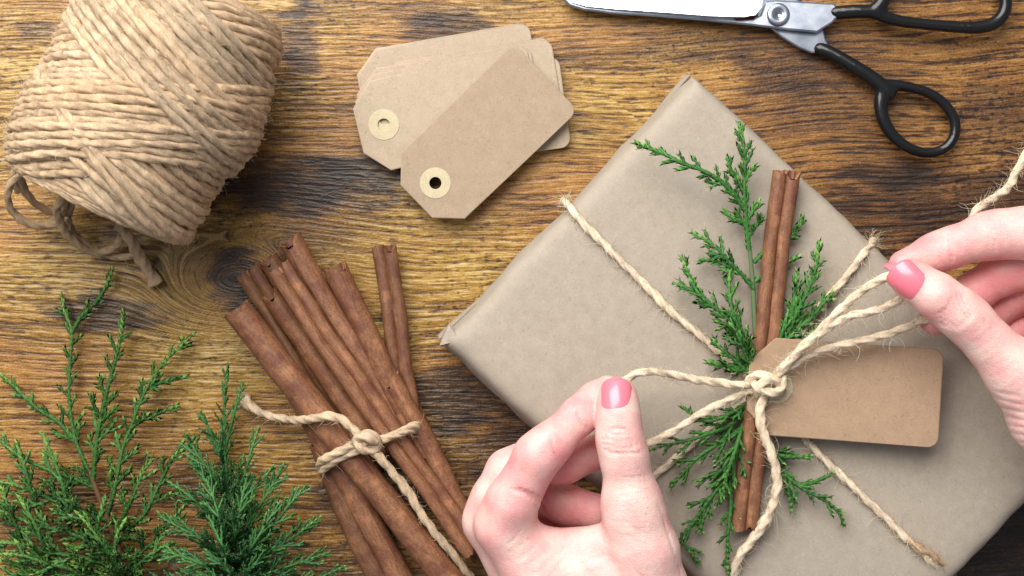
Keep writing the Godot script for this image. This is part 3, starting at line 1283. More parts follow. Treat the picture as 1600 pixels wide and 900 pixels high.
# ------------------------------------------------------------------ the ball of twine
func build_twine_ball() -> void:
	var a0 := at(156, 323, 40)
	var a1 := at(316, -12, 40)
	var axis := (a1 - a0).normalized()
	var half := (a1 - a0).length() / 2.0
	var big := 0.0432
	var t := thing("twine_ball", "big cylindrical ball of brown jute twine lying on its side", "twine", Vector3((a0.x + a1.x) / 2, 0, (a0.z + a1.z) / 2))
	var side := axis.cross(Vector3.UP).normalized()
	var mid := Vector3(0, 0.0440, 0)
	var r := 0.00170
	# laid strand on strand: how far out the topmost strand lies is kept on a grid round the cylinder
	var na := 240
	var nz := 140
	var h := PackedFloat32Array()
	h.resize(na * nz)
	for i in na:
		for j in nz:
			h[i * nz + j] = big - 0.0062
	var core := Mb.new()
	for j in 25:
		var z := -1.0 + j / 12.0
		for i in 48:
			var a := TAU * i / 48
			var rr := big - 0.0155 - 0.005 * pow(absf(z), 6.0)
			if j == 0 or j == 24:
				rr = 0.012
			core.add(mid + axis * z * half * 0.97 + (Vector3.UP * cos(a) + side * sin(a)) * rr, Vector3.UP, Color(0.20, 0.135, 0.075))
	for j in 24:
		for i in 48:
			var k := (i + 1) % 48
			core.quad(j * 48 + i, (j + 1) * 48 + i, (j + 1) * 48 + k, j * 48 + k)
	smooth_normals(core)
	part("inner_winding", core.done(), M.jute, t)
	# each bundle: start along the axis, tilt, direction of the tilt, strands
	var bundles := []
	for k in 5:
		bundles.append([-0.8 + k * 0.4, 0.0, 0.0, 11])
	var seen := []
	for k in 17:
		seen.append([-0.74 + 1.48 * ((k * 7) % 17) / 16.0, rng.randf_range(0.26, 0.38), 1 if k % 2 else -1, 5 + k % 2])
	for k in 7:
		seen.append([-0.55 + 1.1 * ((k * 3) % 7) / 6.0, rng.randf_range(0.30, 0.46), 1 if k % 2 else -1, 2 + k % 2])
	for q in seen:
		bundles.append([q[0], q[1], (PI * 0.5 if q[2] > 0 else -PI * 0.5) + rng.randf_range(-0.22, 0.22), q[3]])
	var tone := Color(0.64, 0.485, 0.325)
	var jitter := noise(1.0, 2, 71)
	var hair := Mb.new()
	var dth := 0.03
	for bi in bundles.size():
		var b: Array = bundles[bi]
		var turns: int = b[3]
		var n := int(turns * TAU / dth)
		var drift: float = r * 1.93 / half
		var below := h.duplicate()
		var zs := PackedFloat32Array()
		var rad := PackedFloat32Array()
		for i in n:
			var th := i * dth + PI
			var z: float = b[0] + drift * (i * dth / TAU - turns * 0.5) + b[1] * cos(th - b[2]) + 0.016 * jitter.get_noise_2d(th * 0.8, bi * 13.0) + 0.006 * jitter.get_noise_2d(th * 3.0, bi * 17.0 + 5.0)
			z = clampf(z, -1.2, 1.2)
			if absf(z) > 0.90:
				z = signf(z) * (0.90 + 0.085 * tanh((absf(z) - 0.90) * 6.0))
			zs.append(z)
			var ti := posmod(int(th / TAU * na), na)
			var zi := int((z * 0.5 + 0.5) * nz)
			var best := 0.0
			for p in range(-1, 2):
				for q in range(-1, 2):
					var zz := clampi(zi + q, 0, nz - 1)
					var under := below[posmod(ti + p, na) * nz + zz]
					best = maxf(best, under)
			var lift := 0.0 if bi < 5 else r * lerpf(0.72, 0.42, smoothstep(big - r - 0.004, big - r + 0.001, best))
			rad.append(best + lift - 0.005 * pow(absf(z), 7.0))
		# the strand is pulled tight over what it crosses
		for pass_ in 6:
			var soft := rad.duplicate()
			for i in range(3, n - 3):
				soft[i] = maxf(rad[i] - 0.0002, (rad[i - 3] + rad[i - 1] + rad[i] + rad[i + 1] + rad[i + 3]) / 5.0)
			rad = soft
		var line := PackedVector3Array()
		var radii := PackedFloat32Array()
		var cols := PackedColorArray()
		var own := rng.randf_range(0.90, 1.10)
		var warm := rng.randf_range(0.94, 1.04)
		for i in n:
			var th := i * dth + PI
			var dir := Vector3.UP * cos(th) + side * sin(th)
			line.append(mid + axis * zs[i] * half + dir * rad[i])
			var w := jitter.get_noise_2d(th * 2.4, bi * 31.0 + 100.0)
			var w2 := jitter.get_noise_2d(th * 9.0, bi * 37.0 + 200.0)
			radii.append(r * (1.0 + 0.07 * w + 0.05 * w2))
			var k := own * (1.0 + 0.26 * w2 + 0.18 * w)
			cols.append(Color(tone.r * k, tone.g * k * warm, tone.b * k * warm * warm))
			# raise the grid under the strand
			var ti := int(th / TAU * na)
			var zf := (zs[i] * 0.5 + 0.5) * nz
			for q in range(-2, 3):
				var zz := int(zf) + q
				if zz < 0 or zz >= nz:
					continue
				var off := (zz + 0.5 - zf) / nz * 2.0 * half
				if absf(off) < r:
					var topmost := rad[i] + 0.005 * pow(absf(zs[i]), 7.0)
					for p in 2:
						var at_ := posmod(ti + p, na) * nz + zz
						h[at_] = maxf(h[at_], topmost)
		var mb := Mb.new()
		tube(mb, line, radii, 10, cols, 3, 0.11, 0.0100, rng.randf() * TAU)
		part("wound_strand", mb.done(), M.jute, t)
		if bi > 6:
			var upper := PackedVector3Array()
			for i in n:
				if line[i].y > 0.03:
					upper.append(line[i])
			fuzz(hair, upper, r, 420.0, 0.006, Color(0.80, 0.64, 0.45), true)
	part("fibres", hair.done(), M.jute, t, true)
	# loose loops at the open end and a frayed tail
	var back := func(list: Array) -> PackedVector3Array:
		var p := pts(list)
		for i in p.size():
			p[i] -= t.position
		return p
	var dull := Color(0.50, 0.365, 0.23)
	strand("loose_loop", t, back.call([70, 262, 26, 34, 272, 30, 14, 295, 28, 17, 326, 22, 45, 350, 16, 82, 352, 12, 104, 338, 14, 112, 312, 22, 118, 285, 30]), 0.0016, dull, 500, 0.006)
	strand("loose_loop", t, back.call([30, 300, 20, 20, 280, 24, 30, 268, 28, 40, 300, 20, 62, 322, 12, 92, 330, 8, 112, 300, 24]), 0.0016, dull, 500, 0.006)
	strand("loose_loop", t, back.call([112, 300, 30, 95, 312, 33, 88, 330, 30, 98, 356, 22, 122, 382, 14, 152, 394, 8, 178, 386, 8, 190, 372, 16]), 0.0017, dull, 500, 0.006)
	strand("loose_loop", t, back.call([104, 340, 18, 118, 368, 10, 150, 392, 5, 190, 402, 4, 214, 396, 7]), 0.0016, dull, 500, 0.006)
	strand("loose_loop", t, back.call([60, 280, 34, 85, 288, 36, 100, 310, 28, 96, 336, 14, 80, 345, 8]), 0.0016, dull, 500, 0.006)
	strand("frayed_tail", t, back.call([185, 352, 24, 202, 372, 18, 217, 398, 10, 230, 420, 5, 243, 444, 3]), 0.0023, dull, 1500, 0.007, 0.5)


# ------------------------------------------------------------------ cinnamon
# a quill of rolled bark from p to q: its section is a scroll of one or two curls
func quill(called: String, parent: Node3D, p: Vector3, q: Vector3, r: float, curls: int, turn: float, tint: float, ragged := 0.0012) -> void:
	var mb := Mb.new()
	var section := PackedVector2Array()       # outer side, then inner side, same count
	var half := 26
	var outer := PackedVector2Array()
	var inner := PackedVector2Array()
	var thick := r * 0.17
	if curls == 1:
		for i in half:
			var s := i / float(half - 1)
			var a := s * TAU * 1.32
			var rr := r * (1.0 - 0.30 * smoothstep(0.62, 1.0, s) - 0.05 * sin(a * 1.5))
			outer.append(Vector2(cos(a), sin(a)) * rr)
			inner.append(Vector2(cos(a), sin(a)) * (rr - thick))
	else:
		# two curls that meet at a seam, like a closed scroll
		for i in half * 2:
			var s := i / float(half * 2 - 1) * 2.0 - 1.0
			var side := signf(s)
			var w := absf(s)
			var a := w * TAU * 1.12 + PI * 0.5
			var rr := r * 0.56 * (1.0 - 0.34 * smoothstep(0.6, 1.0, w))
			var c := Vector2(r * 0.50, 0)
			var o := c + Vector2(cos(a - PI), sin(a - PI)) * rr * Vector2(1, 1)
			var n := c + Vector2(cos(a - PI), sin(a - PI)) * (rr - thick)
			outer.append(Vector2(o.x * side, o.y))
			inner.append(Vector2(n.x * side, n.y))
	var n_ := outer.size()
	var axis := (q - p).normalized()
	var right := axis.cross(Vector3.UP).normalized()
	var up := right.cross(axis).normalized()
	var long := p.distance_to(q)
	var rows := maxi(8, int(long / 0.003))
	var wob := noise(14.0, 2, rng.randi() % 9999)
	var rough := noise(160.0, 2, rng.randi() % 9999)
	var bow := rng.randf_range(-1.0, 1.0) * 0.0012
	var shift := rng.randf() * 3.0
	var notch := rng.randf_range(-0.7, 0.7)
	var own := rng.randf_range(0.84, 1.16) * tint
	var col := Color(own, own * rng.randf_range(0.95, 1.06), own * rng.randf_range(0.9, 1.05))
	for j in 2:
		var base := mb.v.size()
		for i in rows + 1:
			var s := i / float(rows)
			var mid := p.lerp(q, s) + right * (bow * sin(s * PI) + wob.get_noise_2d(s * long, 5.0) * 0.0010) + up * wob.get_noise_2d(s * long, 25.0) * 0.0006
			var size := 1.0 + 0.10 * wob.get_noise_2d(s * long, 50.0)
			for k in n_:
				var o := outer[k]
				var e := inner[k] if j == 1 else o
				var ang := turn + 0.25 * wob.get_noise_2d(s * long * 0.5, 80.0)
				e = e.rotated(ang) * size * (1.0 + 0.022 * rough.get_noise_3d(e.x * 1.2, e.y * 1.2, s * long * 0.8))
				var pos := mid + right * e.x + up * e.y
				if i == 0 or i == rows:
					var facing := wrapf(e.angle() - PI * 0.5 - notch, -PI, PI)
					pos += axis * (0.0042 if i == 0 else -0.002) * exp(-facing * facing / 0.20) * (1.0 if k < n_ * 0.8 else 0.0)
					pos += axis * (rough.get_noise_2d(o.x * 2.0, o.y * 2.0 + i) * ragged + 0.4 * ragged * sin(atan2(o.y, o.x) + shift))
				mb.add(pos, Vector3.UP, col, Vector2(k * r * 0.24 / 0.05 + shift, s * long / 0.11 + shift))
		for i in rows:
			for k in n_ - 1:
				var b := base + i * n_ + k
				mb.quad(b, b + n_, b + n_ + 1, b + 1)
				if j == 1:
					# inner side faces the other way
					var m := mb.ix.size()
					for w in [m - 6, m - 3]:
						var h := mb.ix[w + 1]
						mb.ix[w + 1] = mb.ix[w + 2]
						mb.ix[w + 2] = h
	smooth_normals(mb)
	# cut ends and the two long edges, with vertices of their own
	var block := (rows + 1) * n_
	var lip := Mb.new()
	for i in [0, rows]:
		for k in n_ - 1:
			var b: int = i * n_ + k
			var f := [mb.v[b], mb.v[b + 1], mb.v[block + b + 1], mb.v[block + b]]
			if i == rows:
				f.reverse()
			lip.flat(PackedVector3Array(f), Color(col.r * 1.15, col.g * 1.1, col.b * 1.05))
	for k in [0, n_ - 1]:
		for i in rows:
			var b: int = i * n_ + k
			var f := [mb.v[b], mb.v[b + n_], mb.v[block + b + n_], mb.v[block + b]]
			if k == 0:
				f.reverse()
			lip.flat(PackedVector3Array(f), col)
	if curls == 2:
		pass
	var o := part(called, mb.done(), M.bark, parent)
	part("cut_edge", lip.done(), M.bark, o if parent != self else parent)


func stick(label: String, a: Vector3, b: Vector3, r: float, curls: int, turn: float, tint := 1.0, group := "cinnamon sticks tied in the bundle") -> void:
	var t := thing("cinnamon_stick", label, "cinnamon stick", Vector3.ZERO, group)
	quill("bark", t, a, b, r, curls, turn, tint)


func build_cinnamon() -> void:
	stick("thick cinnamon stick in front on the left of the bundle, with a notched hollow end", at(371, 480, 19), at(720, 925, 17), 0.0061, 1, 2.4, 1.0)
	stick("long slim pale cinnamon stick with a seam, on top of the bundle's middle", at(436, 418, 20), at(742, 862, 18), 0.0049, 2, 0.35, 1.12)
	stick("dark brown cinnamon stick at the back of the bundle with a blunt pale rimmed end", at(451, 376, 9), at(648, 690, 9), 0.0056, 1, 1.2, 0.86)
	stick("smooth cinnamon stick right of the middle of the bundle with a flat cut end", at(524, 416, 12), at(668, 712, 11), 0.0051, 1, 1.9, 1.02)
	stick("dark reddish double rolled cinnamon stick standing apart on the right of the bundle", at(599, 384, 7), at(646, 690, 7), 0.0053, 2, -0.25, 0.74)
	stick("cinnamon stick tucked between the thick front stick and the slim middle one", at(424, 456, 12), at(596, 712, 11), 0.0048, 1, 2.2, 0.95)
	stick("thin double rolled cinnamon stick whose two small curls show behind the thick front stick", at(386, 424, 8), at(578, 740, 7), 0.0050, 2, 0.2, 0.86)
	stick("short dark cinnamon stick end barely showing between its neighbours in the bundle", at(420, 404, 5), at(606, 720, 5), 0.0046, 1, 0.4, 0.72)
	stick("cinnamon stick underneath on the left, its lower half showing below the twine", at(440, 566, 9), at(640, 930, 8), 0.0055, 1, 2.0, 0.88)
	stick("lowest cinnamon stick on the table, showing only near the bottom edge beside the cedar", at(500, 690, 5.5), at(612, 945, 5.5), 0.0052, 1, 2.8, 0.8)
	stick("cinnamon stick on the right below the twine, running down towards the left hand", at(610, 590, 13), at(745, 842, 12), 0.0046, 1, 1.6, 0.98)
	stick("slim dark cinnamon stick at the right edge of the bundle below the twine", at(622, 600, 6), at(752, 872, 6), 0.0044, 1, 1.0, 0.8)
	# the twine round the bundle
	var t := thing("bundle_twine", "jute twine knotted round the bundle of cinnamon sticks with two loose ends", "twine")
	var tone := Color(0.68, 0.53, 0.365)
	strand("wrap", t, pts([512, 742, 3, 500, 732, 9, 501, 722, 15, 515, 714, 21, 535, 704, 25, 556, 694, 27, 580, 690, 26, 604, 684, 25, 626, 674, 24, 644, 667, 20, 655, 667, 14, 657, 676, 7, 652, 688, 2]), 0.0017, tone, 900, 0.007)
	strand("wrap", t, pts([508, 738, 4, 504, 736, 12, 520, 722, 20, 545, 710, 25, 562, 702, 27, 590, 690, 27, 618, 680, 25, 640, 672, 21, 653, 674, 13, 652, 690, 3]), 0.0016, tone, 900, 0.007)
	strand("loose_end", t, pts([572, 694, 29, 556, 676, 30, 540, 661, 29, 522, 652, 28.5, 503, 652, 28, 484, 655, 24, 464, 656, 17, 440, 654, 11, 412, 646, 7, 392, 634, 6, 378, 618, 5]), 0.0018, tone, 1100, 0.007, 0.35)
	strand("loose_end", t, pts([566, 690, 28, 584, 706, 28, 606, 730, 26, 632, 762, 24, 652, 795, 23, 676, 828, 22, 702, 860, 20, 728, 892, 16, 748, 915, 12]), 0.0018, tone, 1100, 0.007)
	strand("knot", t, pts([552, 700, 26, 556, 684, 30, 572, 678, 31.5, 588, 684, 31, 590, 697, 29, 576, 704, 29.5, 560, 698, 31, 556, 688, 30, 570, 682, 33, 588, 690, 31]), 0.0019, tone, 900, 0.006)
	# the stick on the gift
	stick("double rolled cinnamon stick laid across the gift under the twine bow", at(1228, 268, 41.5), at(1164, 829, 41.5), 0.0052, 2, 0.0, 1.25, "")


# ------------------------------------------------------------------ cedar
# one shoot clothed in small overlapping scale leaves
func shoot(mb: Mb, p: PackedVector3Array, r0: float, r1: float, col: Color, tip_col: Color, scale_leaf := 0.0015, gap := 0.0013) -> void:
	flat_tube(mb, p, r0, r1, 5, col)
	var run := 0.0
	var next := 0.0
	var flip := rng.randf() * TAU
	var length := 0.0
	for i in p.size() - 1:
		length += p[i].distance_to(p[i + 1])
	for i in p.size() - 1:
		var a := p[i]
		var b := p[i + 1]
		var l := a.distance_to(b)
		if l < 1e-7:
			continue
		var t := (b - a) / l
		var nn := t.cross(Vector3.UP)
		if nn.length() < 0.05:
			nn = t.cross(Vector3.RIGHT)
		nn = nn.normalized()
		var bb := t.cross(nn)
		while next < run + l:
			var s := next / length
			var at_ := a + t * (next - run)
			var r := lerpf(r0, r1, s)
			var mixed := col.lerp(tip_col, smoothstep(0.55, 1.0, s) * rng.randf_range(0.5, 1.0))
			for e in 2:
				var ang := flip + PI * e + rng.randf_range(-0.3, 0.3)
				var out := nn * cos(ang) + bb * sin(ang)
				var across := t.cross(out)
				var big := scale_leaf * rng.randf_range(0.8, 1.2)
				var root := at_ + out * r * 0.7
				var tip := root + t * big + out * big * rng.randf_range(0.28, 0.55)
				var k := rng.randf_range(0.8, 1.2)
				var c := Color(mixed.r * k, mixed.g * k, mixed.b * k)
				var n0 := (out - t * 0.3).normalized()
				var w := big * 0.34
				var i0 := mb.add(root - across * w, (n0 - across * 0.7).normalized(), c)
				var i1 := mb.add(root + across * w, (n0 + across * 0.7).normalized(), c)
				var i2 := mb.add(root + out * w * 0.9 + t * big * 0.4, n0, c)
				var i3 := mb.add(tip, (out + t).normalized(), c)
				mb.tri(i0, i2, i3)
				mb.tri(i2, i1, i3)
				mb.tri(i0, i1, i2)
				mb.tri(i0, i3, i1)
			flip += PI / 2
			next += gap
		run += l


func bent(p: Vector3, dir: Vector3, length: float, curl: float, steps := 5, lift := 0.0) -> PackedVector3Array:
	var out := PackedVector3Array([p])
	var d := dir
	for i in steps:
		d = (d.rotated(Vector3.UP, curl / steps) + Vector3.UP * lift / steps).normalized()
		p += d * length / steps
		out.append(p)
	return out


# a leafy branch along a drawn line: side shoots alternate along it, the longer ones fork again
func branch(parent: Node3D, line: PackedVector3Array, long: float, o: Dictionary) -> void:
	var p := spline(line, 0.0022)
	var mb := Mb.new()
	var col: Color = o.get("col", Color(0.055, 0.14, 0.042))
	var tip: Color = o.get("tip", Color(0.13, 0.26, 0.07))
	var wood: Color = o.get("wood", col)
	var gap: float = o.get("gap", 0.0042)
	var spread: float = o.get("spread", 0.72)
	var thin: float = o.get("thin", 1.0)
	var start: float = o.get("start", 0.12)
	var rise: float = o.get("rise", 0.25)
	var scale_leaf: float = o.get("scale", 0.0015)
	var n := p.size()
	shoot(mb, p, o.get("stem", 0.0009) * thin, 0.0005 * thin, wood, tip, scale_leaf, 0.0012 if wood == col else 0.004)
	var total := (n - 1) * p[0].distance_to(p[1])
	var run := total * start
	var side := 1.0 if rng.randf() < 0.5 else -1.0
	while run < total * 0.97:
		var s := run / total
		var i := clampi(int(s * (n - 1)), 1, n - 2)
		var t := (p[i + 1] - p[i - 1]).normalized()
		var ang := spread * rng.randf_range(0.75, 1.25) * side
		var dir := t.rotated(Vector3.UP, ang)
		dir = (dir + Vector3.UP * rng.randfn() * rise).normalized()
		var l := long * (1.05 - 0.65 * s) * rng.randf_range(0.6, 1.15) * smoothstep(0.0, 0.12, 1.02 - s)
		var k := rng.randf_range(0.68, 1.32)
		var c := Color(col.r * k, col.g * k, col.b * rng.randf_range(0.8, 1.3) * k)
		var sh := bent(p[i], dir, l, -ang * 0.35 + rng.randfn() * 0.12, 5, rng.randfn() * 0.12)
		for m in sh.size():
			sh[m].y = maxf(sh[m].y, o.get("floor", 0.001))
		shoot(mb, sh, 0.0006 * thin, 0.00038 * thin, c, tip, scale_leaf)
		if l > 0.0075:
			var forks := int(l / o.get("fork_gap", 0.0038))
			for f in range(1, forks + 1):
				var m := clampf(f / float(forks + 1), 0.15, 0.9) * 5.0
				var at_ := sh[int(m)].lerp(sh[mini(int(m) + 1, 5)], m - int(m))
				var d2 := (sh[mini(int(m) + 1, 5)] - sh[int(m)]).normalized().rotated(Vector3.UP, spread * 0.85 * (1 if f % 2 else -1) * rng.randf_range(0.7, 1.2))
				d2 = (d2 + Vector3.UP * rng.randfn() * rise).normalized()
				var l2 := l * rng.randf_range(0.28, 0.5) * (1.15 - 0.5 * f / (forks + 1))
				var s2 := bent(at_, d2, l2, rng.randfn() * 0.2, 4)
				for q in s2.size():
					s2[q].y = maxf(s2[q].y, o.get("floor", 0.001))
				shoot(mb, s2, 0.00052 * thin, 0.00035 * thin, c, tip, scale_leaf)
		side = -side
		run += gap * rng.randf_range(0.7, 1.3)
	part("branch", mb.done(), M.leaf, parent, true)


func stem_part(parent: Node3D, list: Array, r0: float, r1: float, col: Color) -> void:
	var mb := Mb.new()
	flat_tube(mb, spline(pts(list), 0.002), r0, r1, 8, col)
	part("stem", mb.done(), M.leaf, parent)


func build_foliage() -> void:
	# the loose sprig at the lower left
	var t := thing("cedar_sprig", "loose open sprig of green cedar on the bare wood at the lower left", "cedar sprig")
	var o := {"col": Color(0.046, 0.130, 0.028), "tip": Color(0.19, 0.33, 0.065), "gap": 0.0046, "floor": 0.0012, "rise": 0.22, "thin": 0.95, "scale": 0.0022}
	stem_part(t, [200, 905, 3, 186, 860, 6, 168, 810, 8, 150, 764, 9, 140, 735, 9], 0.0014, 0.0011, Color(0.13, 0.060, 0.035))
	for l in [
		[[146, 752, 9, 128, 712, 9, 116, 680, 8, 108, 620, 7, 110, 560, 6, 112, 515, 6, 100, 485, 5, 96, 460, 5], 0.009, 0.22],
		[[112, 520, 6, 128, 494, 6, 150, 472, 5, 166, 448, 5, 176, 420, 5], 0.006, 0.2],
		[[116, 690, 8, 92, 660, 8, 60, 640, 8, 30, 612, 7, 2, 586, 6], 0.009, 0.1],
		[[145, 756, 9, 150, 700, 11, 158, 650, 11, 170, 600, 10, 182, 555, 9, 190, 520, 8, 193, 485, 7], 0.012, 0.12],
		[[168, 806, 8, 178, 770, 12, 192, 700, 13, 204, 670, 12, 222, 622, 11, 252, 570, 9, 278, 545, 8, 302, 522, 6], 0.012, 0.14],
		[[210, 662, 10, 238, 650, 9, 262, 640, 8, 280, 634, 7], 0.006, 0.1],
		[[226, 610, 10, 250, 598, 9, 274, 592, 8, 294, 588, 7], 0.006, 0.1],
		[[184, 850, 6, 208, 822, 12, 228, 800, 14, 250, 755, 14, 270, 715, 13, 290, 700, 11, 306, 680, 9], 0.012, 0.1],
		[[150, 764, 9, 116, 748, 12, 84, 738, 12, 48, 722, 11, 18, 704, 9, 0, 688, 8], 0.013, 0.05],
		[[170, 815, 8, 130, 800, 14, 92, 786, 15, 56, 770, 14, 22, 758, 12, -8, 752, 10], 0.014, 0.05],
		[[186, 860, 6, 142, 846, 12, 100, 830, 16, 60, 822, 16, 20, 806, 14, -20, 790, 12], 0.014, 0.03],
		[[198, 900, 4, 160, 880, 12, 120, 870, 16, 74, 862, 18, 30, 850, 16, -14, 846, 12], 0.014, 0.03],
		[[200, 905, 3, 150, 906, 10, 104, 900, 14, 56, 892, 14, 10, 884, 12], 0.014, 0.02],
		[[176, 840, 7, 196, 800, 15, 210, 770, 18, 224, 736, 17, 240, 716, 16], 0.012, 0.1],
		[[196, 890, 4, 222, 862, 12, 246, 842, 16, 270, 812, 16, 292, 786, 14], 0.013, 0.05],
		[[60, 800, 10, 50, 770, 16, 40, 735, 18, 32, 712, 16, 26, 690, 14], 0.010, 0.1],
		[[110, 830, 12, 104, 790, 18, 98, 760, 20, 90, 735, 19, 78, 706, 16, 66, 678, 12], 0.010, 0.1],
		[[36, 850, 12, 24, 820, 16, 12, 790, 18, 2, 760, 16], 0.011, 0.1],
		[[140, 870, 8, 150, 836, 18, 156, 806, 20, 166, 776, 18], 0.011, 0.1],
		[[150, 915, 6, 110, 890, 16, 70, 880, 20, 34, 868, 20, -6, 866, 16], 0.015, 0.02],
		[[120, 920, 6, 90, 904, 14, 56, 906, 16, 16, 900, 14, -16, 904, 10], 0.015, 0.02],
		[[190, 905, 4, 176, 872, 18, 160, 850, 22, 138, 820, 22, 120, 800, 20], 0.013, 0.05],
		[[196, 908, 4, 214, 884, 18, 232, 868, 20, 252, 856, 18, 270, 846, 14], 0.013, 0.05],
		[[80, 890, 10, 66, 850, 20, 58, 826, 22, 44, 800, 22, 30, 776, 18], 0.012, 0.05],
		[[200, 912, 4, 186, 890, 14, 180, 866, 20, 184, 834, 22, 196, 812, 20], 0.012, 0.05]]:
		var d: Dictionary = o.duplicate()
		d.start = l[2]
		branch(t, pts(l[0]), l[1], d)
	# the dense bushy sprig beside it
	t = thing("cedar_sprig", "dense bushy sprig of blue green cedar below the left end of the cinnamon bundle", "cedar sprig")
	o = {"col": Color(0.044, 0.138, 0.038), "tip": Color(0.13, 0.29, 0.075), "gap": 0.0024, "floor": 0.0012, "rise": 0.40, "thin": 0.85, "spread": 0.52, "scale": 0.0013, "fork_gap": 0.0026}
	stem_part(t, [372, 930, 4, 366, 880, 8, 358, 820, 10, 352, 740, 10, 350, 680, 9], 0.0013, 0.0010, Color(0.07, 0.09, 0.035))
	for l in [
		[[358, 800, 10, 352, 720, 11, 350, 660, 10, 352, 610, 9, 356, 568, 8], 0.011, 0.05],
		[[352, 700, 10, 362, 660, 12, 372, 624, 11, 380, 596, 9], 0.007, 0.1],
		[[352, 730, 10, 336, 690, 14, 322, 662, 14, 310, 644, 12], 0.010, 0.1],
		[[356, 780, 10, 330, 740, 18, 306, 706, 19, 290, 672, 16], 0.013, 0.05],
		[[358, 800, 10, 380, 746, 20, 394, 700, 20, 404, 668, 17], 0.014, 0.05],
		[[362, 840, 10, 326, 800, 22, 292, 772, 22, 262, 752, 18], 0.014, 0.03],
		[[364, 860, 9, 400, 800, 24, 424, 760, 23, 444, 722, 19], 0.015, 0.03],
		[[366, 880, 8, 418, 830, 26, 446, 796, 24, 480, 756, 17], 0.014, 0.03],
		[[368, 895, 8, 424, 860, 26, 462, 836, 23, 500, 808, 16], 0.014, 0.03],
		[[370, 910, 7, 430, 892, 24, 476, 876, 20, 516, 862, 14], 0.014, 0.03],
		[[372, 925, 6, 434, 918, 20, 488, 906, 15, 540, 884, 9], 0.013, 0.03],
		[[366, 880, 8, 320, 846, 24, 284, 826, 24, 248, 806, 18], 0.014, 0.03],
		[[370, 905, 8, 322, 884, 24, 280, 868, 22, 240, 858, 16], 0.014, 0.03],
		[[372, 925, 6, 320, 914, 20, 276, 906, 18, 236, 902, 12], 0.013, 0.03],
		[[364, 870, 9, 370, 820, 28, 378, 780, 28, 386, 744, 24], 0.015, 0.03],
		[[364, 870, 9, 346, 820, 28, 334, 780, 27, 322, 748, 22], 0.014, 0.03],
		[[368, 890, 8, 394, 854, 30, 416, 818, 30, 436, 786, 26], 0.014, 0.03],
		[[368, 890, 8, 352, 860, 30, 340, 838, 30, 326, 806, 26], 0.014, 0.03],
		[[372, 920, 6, 390, 890, 28, 412, 868, 28, 440, 846, 24], 0.013, 0.03],
		[[372, 920, 6, 360, 896, 28, 346, 880, 28, 318, 862, 24], 0.013, 0.03],
		[[372, 930, 6, 396, 914, 24, 430, 904, 24, 466, 892, 18], 0.013, 0.03],
		[[372, 930, 6, 350, 916, 24, 316, 896, 24, 290, 890, 18], 0.013, 0.03],
		[[360, 830, 10, 384, 780, 22, 410, 750, 22, 428, 726, 18], 0.012, 0.05],
		[[362, 850, 9, 344, 796, 24, 320, 750, 22, 300, 716, 16], 0.012, 0.05]]:
		var d: Dictionary = o.duplicate()
		d.start = l[2]
		branch(t, pts(l[0]), l[1], d)
	# the sprig that rises from the bow towards the top corner of the gift
	t = thing("cedar_sprig", "bright green cedar sprig on the gift reaching up from the bow beside the cinnamon stick", "cedar sprig")
	o = {"col": Color(0.050, 0.165, 0.034), "tip": Color(0.18, 0.34, 0.075), "gap": 0.0034, "floor": 0.0375, "rise": 0.2, "spread": 0.66, "scale": 0.0021, "thin": 1.0}
	stem_part(t, [1186, 604, 41, 1180, 520, 41, 1176, 440, 42, 1170, 380, 44, 1164, 330, 46], 0.0011, 0.0008, Color(0.11, 0.17, 0.075))
	for l in [
		[[1170, 390, 44, 1166, 340, 46, 1163, 300, 48, 1164, 250, 48, 1160, 218, 48, 1154, 190, 47], 0.011, 0.12],
		[[1166, 330, 46, 1140, 296, 50, 1118, 278, 52, 1096, 266, 53, 1064, 254, 53, 1040, 242, 52, 992, 222, 50], 0.0085, 0.18],
		[[1164, 300, 47, 1148, 276, 49, 1140, 262, 50, 1136, 244, 50], 0.006, 0.2],
		[[1168, 352, 45, 1152, 344, 46, 1140, 338, 46, 1128, 330, 46], 0.006, 0.2],
		[[1178, 452, 42, 1162, 432, 44, 1146, 416, 46, 1124, 392, 48, 1104, 376, 48, 1080, 362, 46], 0.010, 0.3],
		[[1158, 428, 44, 1138, 416, 45, 1118, 408, 45, 1094, 404, 44], 0.007, 0.2],
		[[1180, 548, 42, 1160, 520, 45, 1130, 492, 48, 1106, 472, 50, 1086, 450, 50, 1064, 400, 48], 0.0105, 0.15],
		[[1110, 476, 49, 1092, 462, 48, 1070, 448, 46, 1050, 442, 44], 0.007, 0.2],
		[[1180, 560, 42, 1160, 526, 46, 1146, 490, 48, 1140, 460, 48, 1140, 424, 46], 0.010, 0.12],
		[[1176, 590, 42, 1152, 566, 44, 1130, 548, 46, 1112, 528, 46], 0.009, 0.1],
		[[1176, 586, 42, 1148, 572, 43, 1124, 570, 43, 1104, 566, 42], 0.008, 0.2],
		[[1176, 580, 42, 1160, 540, 48, 1150, 520, 50, 1140, 504, 50], 0.010, 0.1],
		[[1178, 410, 42, 1196, 392, 41, 1222, 378, 41, 1244, 362, 41, 1254, 336, 41], 0.007, 0.3],
		[[1180, 440, 42, 1204, 420, 41, 1230, 410, 41, 1250, 400, 41], 0.006, 0.4]]:
		var d: Dictionary = o.duplicate()
		d.start = l[2]
		branch(t, pts(l[0]), l[1], d)
	# the small sprig right of the stick
	t = thing("cedar_sprig", "small cedar sprig on the gift right of the cinnamon stick, tucked under the gift tag", "cedar sprig")
	stem_part(t, [1210, 560, 40, 1224, 540, 41, 1236, 510, 42], 0.0009, 0.0008, Color(0.09, 0.16, 0.06))
